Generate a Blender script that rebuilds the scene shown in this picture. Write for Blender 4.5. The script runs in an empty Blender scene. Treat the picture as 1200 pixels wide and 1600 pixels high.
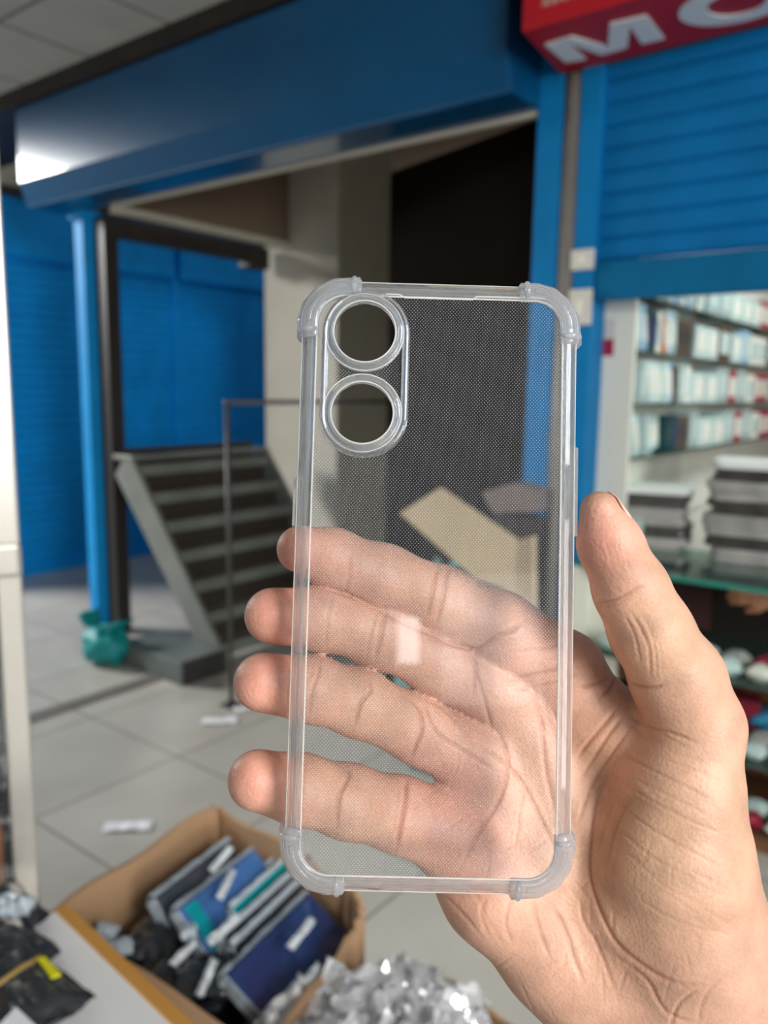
import bpy, bmesh, math, random
import numpy as np
from mathutils import Vector, Matrix, noise

random.seed(7)
scene = bpy.context.scene
col = scene.collection

# ------------------------------------------------------------------ camera
F = 1250.0                       # focal length in pixels of the 1200x1600 frame
PITCH, ROLL, EYE = math.radians(8.7), math.radians(0.8), 1.45
fw = np.array([0, math.cos(PITCH), -math.sin(PITCH)])
rt0 = np.array([1.0, 0, 0]); up0 = np.cross(rt0, fw)
rt = math.cos(ROLL) * rt0 + math.sin(ROLL) * up0
up = np.cross(rt, fw)
EYEP = np.array([0, 0, EYE])
cam_d = bpy.data.cameras.new('camera'); cam = bpy.data.objects.new('camera', cam_d); col.objects.link(cam)
CAMM = Matrix(((rt[0], up[0], -fw[0], 0), (rt[1], up[1], -fw[1], 0), (rt[2], up[2], -fw[2], EYE), (0, 0, 0, 1)))
cam.matrix_world = CAMM
cam_d.sensor_fit = 'VERTICAL'; cam_d.sensor_height = 36.0; cam_d.sensor_width = 27.0
cam_d.lens = 36.0 * F / 1600.0
cam_d.clip_start = 0.01; cam_d.clip_end = 200
cam_d.dof.use_dof = True; cam_d.dof.focus_distance = 0.222
cam_d.dof.aperture_fstop = cam_d.lens / 2.4
scene.camera = cam

# ------------------------------------------------------------------ colour management, world and lights
scene.view_settings.view_transform = 'Standard'
scene.view_settings.look = 'None'
scene.view_settings.gamma = 1.0
scene.view_settings.exposure = 0.0
scene.view_settings.use_curve_mapping = False

wd = bpy.data.worlds.new('daylight'); scene.world = wd; wd.use_nodes = True
wn = wd.node_tree; wn.nodes.clear()
wo = wn.nodes.new('ShaderNodeOutputWorld'); wb = wn.nodes.new('ShaderNodeBackground')
wg = wn.nodes.new('ShaderNodeTexCoord'); ws = wn.nodes.new('ShaderNodeSeparateXYZ'); wr = wn.nodes.new('ShaderNodeValToRGB')
wn.links.new(wg.outputs['Generated'], ws.inputs[0]); wn.links.new(ws.outputs['Z'], wr.inputs[0])
wr.color_ramp.elements[0].position = 0.0; wr.color_ramp.elements[0].color = (0.32, 0.31, 0.30, 1)
wr.color_ramp.elements[1].position = 0.45; wr.color_ramp.elements[1].color = (0.85, 0.92, 1.0, 1)
wn.links.new(wr.outputs[0], wb.inputs[0]); wb.inputs[1].default_value = 0.34
wn.links.new(wb.outputs[0], wo.inputs[0])

# ------------------------------------------------------------------ unprojection helpers and the wall frame
def ray(x, y): return fw + rt * (x - 600) / F - up * (y - 800) / F
def at_z(x, y, z):
    r = ray(x, y); return EYEP + r * (z - EYE) / r[2]
ANG = math.radians(-37.6)
U = np.array([math.cos(ANG), math.sin(ANG), 0.0]); N = np.array([-math.sin(ANG), math.cos(ANG), 0.0])
ORG = at_z(165, 985, 0.0)
def st(p): d = np.array(p) - ORG; return float(d @ U), float(d @ N), float(p[2])
def fl(x, y, z=0.0): return st(at_z(x, y, z))                    # pixel on a level plane -> s, t, z
def on_t(x, y, t):                                               # pixel on a wall parallel to the fascia
    r = ray(x, y); k = ((ORG + N * t - EYEP) @ N) / (r @ N); return st(EYEP + r * k)
def on_s(x, y, s):                                               # pixel on a wall square to the fascia
    r = ray(x, y); k = ((ORG + U * s - EYEP) @ U) / (r @ U); return st(EYEP + r * k)
def W(s, t, z=0.0): return Vector(ORG + U * s + N * t + np.array([0, 0, z]))

def area(name, loc, target, sx, sy, power, color=(1, 1, 1)):
    l = bpy.data.lights.new(name, 'AREA'); l.shape = 'RECTANGLE'; l.size = sx; l.size_y = sy
    l.energy = power; l.color = color
    o = bpy.data.objects.new(name, l); col.objects.link(o)
    o.location = loc
    o.rotation_euler = (Vector(target) - Vector(loc)).to_track_quat('-Z', 'Y').to_euler()
    return o
area('street_daylight', W(-4.6, -2.75, 3.75), W(0.4, -0.2, 0.3), 1.7, 1.2, 560, (1.0, 0.98, 0.95))
area('hand_key_lamp', (1.55, -1.7, 2.6), (0.05, 0.3, 1.4), 1.0, 0.8, 76, (1.0, 0.98, 0.95))  # added key lamp for the hand, placed to suit its shading
area('shutter_fill_lamp', (2.6, -3.2, 1.7), W(-1.0, 1.5, 0.6), 1.8, 1.4, 128, (1.0, 0.98, 0.95))  # fill lamp added behind the camera to brighten the left shutters
area('shop_light', W(4.1, 1.3, 2.7), W(3.3, 1.0, 1.0), 1.2, 0.5, 34, (0.93, 1.0, 0.98))
area('case_glint_lamp', (0.133, -2.16, 1.676), (0.01, 0.22, 1.41), 0.07, 0.15, 0.5, (0.95, 0.98, 1.0))  # small lamp added so the case back mirrors a bright patch
area('case_sheen_lamp', (0.42, -2.30, 1.70), (0.01, 0.22, 1.41), 0.34, 0.44, 1.5, (1.0, 0.97, 0.95))  # larger lamp added for a pale reflected sheen on the case

# ------------------------------------------------------------------ materials
def new_mat(name):
    m = bpy.data.materials.new(name); m.use_nodes = True
    nt = m.node_tree; b = nt.nodes['Principled BSDF']
    return m, nt, b
def mat(name, c, rough=0.5, metal=0.0, noise_s=0, noise_a=0.1, bump=0.0, bump_s=60, coat=0.0, emit=0.0, spec=0.5):
    m, nt, b = new_mat(name)
    b.inputs['Roughness'].default_value = rough; b.inputs['Metallic'].default_value = metal
    b.inputs['Coat Weight'].default_value = coat; b.inputs['Specular IOR Level'].default_value = spec
    b.inputs['Coat Roughness'].default_value = 0.06
    tc = nt.nodes.new('ShaderNodeTexCoord')
    if noise_s:
        n = nt.nodes.new('ShaderNodeTexNoise'); n.inputs['Scale'].default_value = noise_s; n.inputs['Detail'].default_value = 5
        nt.links.new(tc.outputs['Object'], n.inputs['Vector'])
        r = nt.nodes.new('ShaderNodeValToRGB')
        r.color_ramp.elements[0].position = 0.3; r.color_ramp.elements[1].position = 0.7
        r.color_ramp.elements[0].color = tuple(v * (1 - noise_a) for v in c) + (1,)
        r.color_ramp.elements[1].color = tuple(min(1, v * (1 + noise_a)) for v in c) + (1,)
        nt.links.new(n.outputs[0], r.inputs[0]); nt.links.new(r.outputs[0], b.inputs['Base Color'])
    else:
        b.inputs['Base Color'].default_value = tuple(c) + (1,)
    if bump:
        n2 = nt.nodes.new('ShaderNodeTexNoise'); n2.inputs['Scale'].default_value = bump_s; n2.inputs['Detail'].default_value = 3
        nt.links.new(tc.outputs['Object'], n2.inputs['Vector'])
        bp = nt.nodes.new('ShaderNodeBump'); bp.inputs['Strength'].default_value = bump; bp.inputs['Distance'].default_value = 0.01
        nt.links.new(n2.outputs[0], bp.inputs['Height']); nt.links.new(bp.outputs[0], b.inputs['Normal'])
    if emit:
        b.inputs['Emission Color'].default_value = tuple(c) + (1,); b.inputs['Emission Strength'].default_value = emit
    return m

M = {}
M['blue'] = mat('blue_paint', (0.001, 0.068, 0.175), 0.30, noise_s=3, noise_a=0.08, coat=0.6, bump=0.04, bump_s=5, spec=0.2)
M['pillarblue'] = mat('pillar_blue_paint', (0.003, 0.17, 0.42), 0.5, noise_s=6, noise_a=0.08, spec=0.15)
M['barblue'] = mat('shutter_bar_paint', (0.002, 0.115, 0.26), 0.5, noise_s=6, noise_a=0.08, spec=0.15)
M['shutter'] = mat('dimmed_blue_shutter_paint', (0.002, 0.135, 0.36), 0.5, noise_s=5, noise_a=0.10, spec=0.15)  # shutter blue lowered, the right shutter's dimmer light put into the colour
M['shutterlit'] = mat('lit_blue_shutter_paint', (0.004, 0.30, 0.80), 0.5, noise_s=5, noise_a=0.10, spec=0.15)  # raised copy of the shutter blue, stronger light put into the colour
M['postblue'] = mat('light_blue_paint', (0.006, 0.26, 0.62), 0.55, noise_s=6, noise_a=0.08, spec=0.15)
M['black'] = mat('black_paint', (0.018, 0.014, 0.012), 0.5, noise_s=8, noise_a=0.2)
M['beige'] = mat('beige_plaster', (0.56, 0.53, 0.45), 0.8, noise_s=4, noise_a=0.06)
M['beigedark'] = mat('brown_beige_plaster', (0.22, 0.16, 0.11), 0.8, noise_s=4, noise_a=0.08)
M['darkdoor'] = mat('near_black_panel', (0.005, 0.003, 0.002), 0.8, noise_s=4, noise_a=0.2, spec=0.03)
M['white'] = mat('white_laminate', (0.78, 0.78, 0.69), 0.45, noise_s=3, noise_a=0.03)
M['greypipe'] = mat('grey_pipe', (0.20, 0.19, 0.17), 0.5, noise_s=10, noise_a=0.1)
M['tape'] = mat('pale_tape', (0.62, 0.60, 0.55), 0.5)
M['red'] = mat('red_sign_film', (0.40, 0.003, 0.012), 0.5, noise_s=3, noise_a=0.05)
M['letter'] = mat('white_letter_film', (0.72, 0.76, 0.82), 0.4)
M['steel'] = mat('brushed_steel', (0.20, 0.215, 0.20), 0.42, metal=0.3, noise_s=5, noise_a=0.15)
M['tread'] = mat('worn_steel_tread', (0.15, 0.13, 0.105), 0.5, metal=0.1, noise_s=9, noise_a=0.25)
M['treadshade'] = mat('tread_gap_shade', (0.035, 0.028, 0.022), 0.6)
M['rail'] = mat('dark_rail_paint', (0.05, 0.047, 0.045), 0.45, noise_s=10, noise_a=0.15)
M['slab'] = mat('dark_green_grey_board', (0.10, 0.12, 0.115), 0.55, noise_s=4, noise_a=0.2)
M['slabdark'] = mat('dark_end_face', (0.03, 0.03, 0.028), 0.6)
M['teal'] = mat('teal_plastic', (0.0, 0.24, 0.25), 0.5, bump=0.6, bump_s=25)
M['card'] = mat('cardboard', (0.44, 0.27, 0.15), 0.85, noise_s=6, noise_a=0.08)
M['cardin'] = mat('cardboard_pale', (0.50, 0.40, 0.26), 0.85, noise_s=6, noise_a=0.08)
M['paper'] = mat('white_paper', (0.82, 0.83, 0.88), 0.6)
M['alu'] = mat('aluminium', (0.60, 0.58, 0.53), 0.32, metal=0.55, noise_s=3, noise_a=0.08)
M['darkin'] = mat('dark_cabinet_lining', (0.022, 0.015, 0.012), 0.5)
M['wood'] = mat('brown_wood', (0.20, 0.085, 0.035), 0.5, noise_s=9, noise_a=0.25)
M['orange'] = mat('orange_board_edge', (0.62, 0.30, 0.06), 0.6)
M['board'] = mat('white_board', (0.84, 0.85, 0.85), 0.5, noise_s=4, noise_a=0.03)
M['blackfilm'] = mat('black_film', (0.030, 0.034, 0.040), 0.22, bump=0.5, bump_s=40, coat=0.6)
M['navy'] = mat('navy_print', (0.02, 0.045, 0.15), 0.25, coat=0.7, bump=0.25, bump_s=30)
M['packblue'] = mat('blue_print', (0.05, 0.14, 0.36), 0.25, coat=0.7, bump=0.25, bump_s=30)
M['packteal'] = mat('teal_print', (0.0, 0.32, 0.36), 0.25, coat=0.7)
M['packgrey'] = mat('charcoal_print', (0.055, 0.06, 0.075), 0.25, coat=0.7, bump=0.3, bump_s=30)
M['film'] = mat('wrap_edge_film', (0.48, 0.56, 0.62), 0.12, coat=0.8, bump=0.8, bump_s=70)
M['glintfilm'] = mat('wrap_glint_film', (0.72, 0.78, 0.82), 0.12, coat=0.8, bump=0.6, bump_s=90)
M['yellow'] = mat('yellow_sticker', (0.75, 0.72, 0.0), 0.5)
M['mustard'] = mat('mustard_strap', (0.38, 0.25, 0.07), 0.5)
M['pale'] = mat('pale_aqua_plastic', (0.62, 0.78, 0.75), 0.25, coat=0.5, bump=0.2, bump_s=20)
M['paleb'] = mat('pale_grey_plastic', (0.42, 0.53, 0.52), 0.25, coat=0.5, bump=0.2, bump_s=20)
M['skyb'] = mat('sky_blue_plastic', (0.35, 0.58, 0.80), 0.3, coat=0.5)
M['dteal'] = mat('dark_teal_plastic', (0.01, 0.06, 0.075), 0.3, coat=0.5)
M['coral'] = mat('coral_plastic', (0.75, 0.25, 0.15), 0.4)
M['crimson'] = mat('crimson_plastic', (0.35, 0.02, 0.05), 0.4)
M['brownbox'] = mat('dark_brown_box', (0.09, 0.055, 0.035), 0.5)
M['redcloth'] = mat('red_cloth', (0.6, 0.05, 0.02), 0.8)
M['stackdark'] = mat('charcoal_pack', (0.075, 0.07, 0.068), 0.3, coat=0.4, noise_s=12, noise_a=0.4)
M['stackgrey'] = mat('silver_pack', (0.42, 0.41, 0.39), 0.3, coat=0.4, noise_s=12, noise_a=0.25)
M['stacktop'] = mat('white_pack', (0.82, 0.84, 0.83), 0.35)
M['skirt'] = mat('grey_stone', (0.13, 0.12, 0.11), 0.7, noise_s=8, noise_a=0.1)

def mat_grid(name, c, line, size, off, lw, rough, var=0.05):
    m, nt, b = new_mat(name)
    L = nt.links.new
    tc = nt.nodes.new('ShaderNodeTexCoord'); mp = nt.nodes.new('ShaderNodeMapping')
    mp.inputs['Location'].default_value = (off[0], off[1], 0)
    br = nt.nodes.new('ShaderNodeTexBrick'); br.offset = 0.0; br.inputs['Scale'].default_value = 1.0
    br.inputs['Brick Width'].default_value = size; br.inputs['Row Height'].default_value = size
    br.inputs['Mortar Size'].default_value = lw; br.inputs['Mortar Smooth'].default_value = 0.2
    br.inputs['Color1'].default_value = tuple(c) + (1,)
    br.inputs['Color2'].default_value = tuple(v * (1 - var) for v in c) + (1,)
    br.inputs['Mortar'].default_value = tuple(line) + (1,)
    L(tc.outputs['Object'], mp.inputs['Vector']); L(mp.outputs[0], br.inputs['Vector'])
    n = nt.nodes.new('ShaderNodeTexNoise'); n.inputs['Scale'].default_value = 3.0; n.inputs['Detail'].default_value = 6
    L(tc.outputs['Object'], n.inputs['Vector'])
    r = nt.nodes.new('ShaderNodeMapRange'); r.inputs[1].default_value = 0.3; r.inputs[2].default_value = 0.7
    r.inputs[3].default_value = 0.90; r.inputs[4].default_value = 1.06
    L(n.outputs[0], r.inputs[0])
    mx = nt.nodes.new('ShaderNodeVectorMath'); mx.operation = 'SCALE'
    L(br.outputs['Color'], mx.inputs[0]); L(r.outputs[0], mx.inputs['Scale']); L(mx.outputs[0], b.inputs['Base Color'])
    b.inputs['Roughness'].default_value = rough
    return m
M['floor'] = mat_grid('floor_tiles', (0.46, 0.445, 0.40), (0.24, 0.22, 0.19), 0.60, (0.12, 0.18), 0.006, 0.32)
M['ceil'] = mat_grid('ceiling_tiles', (0.40, 0.405, 0.39), (0.16, 0.16, 0.155), 0.60, (0.10, 0.13), 0.012, 0.9, 0.03)

def glass_mat(name, tint, facmix=0.5, rough=0.02, ior=1.45):
    """clear plastic: refraction mixed with straight-through transparency"""
    m, nt, b = new_mat(name); nt.nodes.remove(b); L = nt.links.new
    o = nt.nodes['Material Output']
    g = nt.nodes.new('ShaderNodeBsdfGlass'); g.inputs['Roughness'].default_value = rough; g.inputs['IOR'].default_value = ior
    g.inputs['Color'].default_value = tuple(tint) + (1,)
    t = nt.nodes.new('ShaderNodeBsdfTransparent'); t.inputs['Color'].default_value = tuple(tint) + (1,)
    mx = nt.nodes.new('ShaderNodeMixShader'); mx.inputs[0].default_value = facmix
    L(t.outputs[0], mx.inputs[1]); L(g.outputs[0], mx.inputs[2]); L(mx.outputs[0], o.inputs[0])
    return m
def sheet_mat(name, tint, veil=0.05, gloss=0.06, rough=0.03, veilcol=(0.9, 0.95, 1.0)):
    """thin clear sheet: see-through with a mirror film and a little milkiness"""
    m, nt, b = new_mat(name); nt.nodes.remove(b); L = nt.links.new
    o = nt.nodes['Material Output']
    t = nt.nodes.new('ShaderNodeBsdfTransparent'); t.inputs['Color'].default_value = tuple(tint) + (1,)
    d = nt.nodes.new('ShaderNodeBsdfDiffuse'); d.inputs['Color'].default_value = tuple(veilcol) + (1,)
    g = nt.nodes.new('ShaderNodeBsdfGlossy'); g.inputs['Roughness'].default_value = rough
    lw = nt.nodes.new('ShaderNodeFresnel'); lw.inputs['IOR'].default_value = 1.45
    ad = nt.nodes.new('ShaderNodeMath'); ad.operation = 'ADD'; ad.inputs[1].default_value = gloss - 0.03
    L(lw.outputs[0], ad.inputs[0])
    m1 = nt.nodes.new('ShaderNodeMixShader'); m1.inputs[0].default_value = veil
    L(t.outputs[0], m1.inputs[1]); L(d.outputs[0], m1.inputs[2])
    m2 = nt.nodes.new('ShaderNodeMixShader'); L(ad.outputs[0], m2.inputs[0])
    L(m1.outputs[0], m2.inputs[1]); L(g.outputs[0], m2.inputs[2]); L(m2.outputs[0], o.inputs[0])
    return m, nt, m1
M['glasspane'] = sheet_mat('cabinet_glass', (0.93, 0.97, 0.96), 0.02, 0.06)[0]
M['greenglass'] = sheet_mat('green_shelf_glass', (0.62, 0.86, 0.78), 0.12, 0.08, 0.05, (0.35, 0.6, 0.52))[0]
M['polybag'] = sheet_mat('clear_polythene', (0.98, 0.985, 0.99), 0.60, 0.18, 0.10, (0.95, 0.96, 0.98))[0]

# ------------------------------------------------------------------ mesh helpers
class MB:
    def __init__(s): s.v = []; s.f = []
    def add(s, vs, fs):
        n = len(s.v); s.v += [tuple(v) for v in vs]; s.f += [tuple(i + n for i in f) for f in fs]; return s
    def box(s, x0, x1, y0, y1, z0, z1, m=None):
        vs = [Vector((x, y, z)) for z in (z0, z1) for y in (y0, y1) for x in (x0, x1)]
        if m is not None: vs = [m @ v for v in vs]
        return s.add(vs, [(0, 2, 3, 1), (4, 5, 7, 6), (0, 1, 5, 4), (2, 6, 7, 3), (0, 4, 6, 2), (1, 3, 7, 5)])
    def prism(s, poly, h0, h1, axis='z'):
        """polygon extruded; axis z: (x,y), axis y: (x,z), axis x: (y,z)"""
        n = len(poly)
        def P(a, b, h): return {'z': (a, b, h), 'y': (a, h, b), 'x': (h, a, b)}[axis]
        vs = [P(a, b, h0) for a, b in poly] + [P(a, b, h1) for a, b in poly]
        return s.add(vs, [tuple(range(n))[::-1], tuple(range(n, 2 * n))] + [(i, (i + 1) % n, (i + 1) % n + n, i + n) for i in range(n)])
    def tube(s, pts, r, n=12, closed=False):
        pts = [Vector(p) for p in pts]; k = len(pts); vs = []
        for i, p in enumerate(pts):
            a = pts[max(0, i - 1)]; b = pts[min(k - 1, i + 1)]
            d = (b - a).normalized(); x = d.orthogonal().normalized() if i == 0 else (x - d * x.dot(d)).normalized()
            y = d.cross(x); rr = r[i] if isinstance(r, (list, tuple)) else r
            vs += [p + (x * math.cos(2 * math.pi * j / n) + y * math.sin(2 * math.pi * j / n)) * rr for j in range(n)]
        fs = [(i * n + j, i * n + (j + 1) % n, (i + 1) * n + (j + 1) % n, (i + 1) * n + j) for i in range(k - 1) for j in range(n)]
        fs += [tuple(range(n))[::-1], tuple(range((k - 1) * n, k * n))]
        return s.add(vs, fs)
    def build(s, name, m, parent=None, bevel=0, smooth=False, seg=2):
        me = bpy.data.meshes.new(name); me.from_pydata(s.v, [], s.f); me.materials.append(m)
        bm = bmesh.new(); bm.from_mesh(me); bmesh.ops.recalc_face_normals(bm, faces=bm.faces); bm.to_mesh(me); bm.free()
        o = bpy.data.objects.new(name, me); col.objects.link(o)
        if parent is not None: o.parent = parent
        if smooth:
            for p in me.polygons: p.use_smooth = True
        if bevel:
            b = o.modifiers.new('bevel', 'BEVEL'); b.width = bevel; b.segments = seg; b.limit_method = 'ANGLE'
        return o
def tag(o, label, cat, group=None, kind=None):
    o['label'] = label; o['category'] = cat
    if group: o['group'] = group
    if kind: o['kind'] = kind
    return o
def thing(name, label, cat, s, t, z=0.0, rz=0.0, group=None, rx=0.0, ry=0.0):
    o = bpy.data.objects.new(name, None); col.objects.link(o); o.empty_display_size = 0.05
    o.location = W(s, t, z)
    o.rotation_euler = (Matrix.Rotation(ANG + rz, 3, 'Z') @ Matrix.Rotation(ry, 3, 'Y') @ Matrix.Rotation(rx, 3, 'X')).to_euler()
    return tag(o, label, cat, group)
def struct(o, in_frame=True):
    o['kind'] = 'structure'
    if in_frame: o.location = W(0, 0, 0); o.rotation_euler = (0, 0, ANG)
    return o
def place(o, s, t, z=0.0, rz=0.0, rx=0.0, ry=0.0):
    o.location = W(s, t, z)
    o.rotation_euler = (Matrix.Rotation(ANG + rz, 3, 'Z') @ Matrix.Rotation(ry, 3, 'Y') @ Matrix.Rotation(rx, 3, 'X')).to_euler()
    return o
def copy_tree(o):
    c = o.copy(); col.objects.link(c)
    for ch in list(o.children):
        d = ch.copy(); col.objects.link(d); d.parent = c
        for g in list(ch.children):
            e = g.copy(); col.objects.link(e); e.parent = d
    return c
def crumple(sx, sy, sz, seed, n=10, amp=0.2, freq=3.0):
    """a crumpled pillow-shaped packet, centred, resting on z = 0"""
    mb = MB(); vs = []; fs = []
    for i in range(n + 1):
        for j in range(n + 1):
            a, b = i / n * 2 - 1, j / n * 2 - 1
            e = (1 - abs(a) ** 4) * (1 - abs(b) ** 4)
            q = Vector((a * freq + seed, b * freq, seed * 1.7))
            h = noise.noise(q) * amp
            vs.append((a * sx / 2 * (1 + 0.12 * noise.noise(q * 0.7)), b * sy / 2 * (1 + 0.12 * noise.noise(q * 0.8 + Vector((5, 5, 5)))), sz * (0.5 + 0.5 * e + h)))
    for i in range(n + 1):
        for j in range(n + 1):
            a, b = i / n * 2 - 1, j / n * 2 - 1
            vs.append((vs[i * (n + 1) + j][0], vs[i * (n + 1) + j][1], sz * 0.5 * (1 - (1 - abs(a) ** 4) * (1 - abs(b) ** 4))))
    k = (n + 1) * (n + 1)
    for i in range(n):
        for j in range(n):
            q = (i * (n + 1) + j, (i + 1) * (n + 1) + j, (i + 1) * (n + 1) + j + 1, i * (n + 1) + j + 1)
            fs.append(q); fs.append(tuple(x + k for x in q[::-1]))
    for i in range(n):
        for (a, b) in (((i, 0), (i + 1, 0)), ((i, n), (i + 1, n)), ((0, i), (0, i + 1)), ((n, i), (n, i + 1))):
            p, q = a[0] * (n + 1) + a[1], b[0] * (n + 1) + b[1]
            fs.append((p, q, q + k, p + k))
    return mb.add(vs, fs)

# ================================================================== THE SETTING
FT = 2.41                                           # underside of the blue fascia
S_END = 2.76                                        # where the fascia meets the right pillar
FRONT = fl(600, 192, FT)[1]                         # front face of the fascia box
TF = FRONT - 0.045; zk = on_t(165, 247, TF)[2]; ZFT = on_t(245, 83, TF)[2]; ZC = on_t(372, 5, TF)[2] + 0.02

struct(MB().box(-7, 7, -4.5, 7, -0.05, 0).build('floor', M['floor']))
struct(MB().box(-1.45, 7, -4.4, TF - 0.02, ZC, ZC + 0.04).build('ceiling', M['ceil']))
struct(MB().box(-1.5, 6, TF - 0.02, 0.3, ZFT + 0.003, ZC + 0.06).build('trim_1', M['black']))      # black gap over the fascia
fs0 = on_t(26, 240, TF)[0]
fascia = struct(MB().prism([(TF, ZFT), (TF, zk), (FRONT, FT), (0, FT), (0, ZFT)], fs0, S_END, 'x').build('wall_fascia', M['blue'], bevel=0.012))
struct(MB().box(0.22, S_END, -0.008, 0.02, FT - 0.012, FT).build('trim_2', M['beige']))        # pale edge under the fascia
# bulkhead over the left side of the passage
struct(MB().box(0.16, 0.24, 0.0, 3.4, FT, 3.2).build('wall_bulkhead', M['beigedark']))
struct(MB().box(0.15, 0.25, 0.03, 3.4, FT - 0.03, FT).build('trim_3', M['beige']))
# beige wall of the passage, square to it the recess face
tb = on_s(445, 368, 0.20)[1]
s_l, s_r = on_t(413, 500, tb)[0], on_t(528, 500, tb)[0]
struct(MB().box(s_l, s_r, tb, tb + 2.0, 0, 3.2).build('wall_back', M['beige'], bevel=0.01))
struct(MB().box(s_l - 0.01, s_r + 0.01, tb - 0.012, tb, 0, 0.10).build('baseboard_back', M['skirt']))
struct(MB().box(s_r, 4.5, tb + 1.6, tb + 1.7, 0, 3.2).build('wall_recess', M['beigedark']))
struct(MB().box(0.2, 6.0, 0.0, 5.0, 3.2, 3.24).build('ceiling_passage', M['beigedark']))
# near-black panel, set askew behind the opening
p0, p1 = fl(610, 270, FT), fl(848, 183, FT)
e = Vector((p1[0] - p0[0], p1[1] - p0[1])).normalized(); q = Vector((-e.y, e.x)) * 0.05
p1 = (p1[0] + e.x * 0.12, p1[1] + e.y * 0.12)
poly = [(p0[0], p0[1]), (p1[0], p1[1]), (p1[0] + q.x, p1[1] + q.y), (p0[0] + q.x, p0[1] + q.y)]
struct(MB().prism(poly, 0, FT).build('wall_dark_panel', M['darkdoor']))
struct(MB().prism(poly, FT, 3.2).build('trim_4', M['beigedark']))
# left shutters on the wall square to the fascia
def slats(x0, x1, z0, z1, pitch, depth, horizontal_axis='t', base=0.0):
    mb = MB(); pts = []
    k = int(round((z1 - z0) / pitch)); prof = [(0, 0.0), (0.12, 0.75), (0.3, 1.0), (0.7, 1.0), (0.88, 0.75), (1.0, 0.0)]
    for i in range(k):
        for a, b in prof[:-1]: pts.append((z0 + (i + a) * pitch, b * depth))
    pts.append((z0 + k * pitch, 0))
    vs = []
    for z, d in pts:
        for x in (x0, x1):
            vs.append((base + d, x, z) if horizontal_axis == 't' else (x, base - d, z))
    for x, z in ((x0, 0), (x1, 0)): pass
    fs = [(2 * i, 2 * i + 1, 2 * i + 3, 2 * i + 2) for i in range(len(pts) - 1)]
    return mb.add(vs, fs)
SL = -1.7
t_mid = on_s(275, 600, SL)[1]
t_a, t_b = -0.25, tb + 2.3
for i, (a, b) in enumerate(((t_a, t_mid - 0.03), (t_mid + 0.03, t_b))):
    o = struct(slats(a, b, 0.03, 2.33, 0.074, 0.012, 't', SL).build('door_%d' % (i + 1), M['shutterlit']))
    box = MB().box(SL, SL + 0.07, a, b, 2.37, 2.78).build('shutter_box', M['shutterlit'], o, bevel=0.01)
    MB().box(SL, SL + 0.045, a, b, 0.0, 0.06).build('bottom_bar', M['shutterlit'], o)
struct(MB().box(SL - 0.02, SL + 0.035, t_mid - 0.035, t_mid + 0.035, 0, 2.36).build('trim_5', M['shutterlit']))
struct(MB().box(SL - 0.10, SL - 0.003, t_a, t_b + 1, 0, 2.84).build('wall_left', M['shutterlit']))
struct(MB().box(SL - 0.10, SL - 0.003, t_a, t_b + 1, 2.84, 3.2).build('wall_left_upper', M['beige']))
struct(MB().box(SL, SL + 0.10, t_a, t_b, 2.78, 2.84).build('trim_6', M['black']))
# right pillar: two blue strips with a grey pipe between
def sx(px, y=450): return on_t(px, y, 0.0)[0]
a0, a1, a2, a3 = sx(833), sx(871), sx(897), sx(929)
pil = struct(MB().box(a0, a1, -0.02, 0.12, 0, 3.1).box(a2, a3, -0.02, 0.12, 0, 3.1).build('wall_pillar', M['pillarblue'], bevel=0.004))
struct(MB().box(a1, a2, 0.04, 0.12, 0, 3.1).build('wall_pillar_core', M['greypipe']))
pp = MB().tube([((a1 + a2) / 2, 0.0, 0.0), ((a1 + a2) / 2, 0.0, 2.5)], (a2 - a1) / 2 - 0.002, 16).build('conduit_pipe', M['greypipe'], smooth=True)
place(pp, 0, 0); tag(pp, 'grey vertical pipe between the two blue strips of the right pillar', 'pipe')
for i, (y0, y1, w) in enumerate(((390, 422, 'upper pale square switch plate on the blue pillar strip'), (452, 508, 'lower pale switch plate on the blue pillar strip, beside the case corner'))):
    z1, z0 = on_t(912, y0, -0.02)[2], on_t(912, y1, -0.02)[2]
    tp = thing('switch_plate', w, 'switch', (a2 + a3) / 2, -0.02, z0, 0, 'switch plates on the pillar')
    hw = (a3 - a2) / 2 + 0.004
    MB().box(-hw, hw, -0.012, 0, 0, z1 - z0).build('plate', M['tape'], tp, bevel=0.003)
    MB().box(-hw * 0.35, hw * 0.35, -0.016, -0.012, (z1 - z0) * 0.3, (z1 - z0) * 0.7).build('rocker', M['white'], tp, bevel=0.002)
# right roller shutter, half raised
zb = on_t(1000, 466, 0.0)[2]
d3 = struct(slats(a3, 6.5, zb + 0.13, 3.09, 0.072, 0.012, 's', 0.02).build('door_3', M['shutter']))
MB().box(a3, 6.5, -0.012, 0.03, zb, zb + 0.125).build('bottom_bar', M['barblue'], d3, bevel=0.006)
# dark grey strip along the floor
s0, s1 = fl(50, 1121)[0] - 0.03, fl(50, 1121)[0] + 0.07
struct(MB().box(0.845, 0.935, -2.2, -0.27, 0, 0.006).build('floor_strip', M['skirt']))

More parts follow.
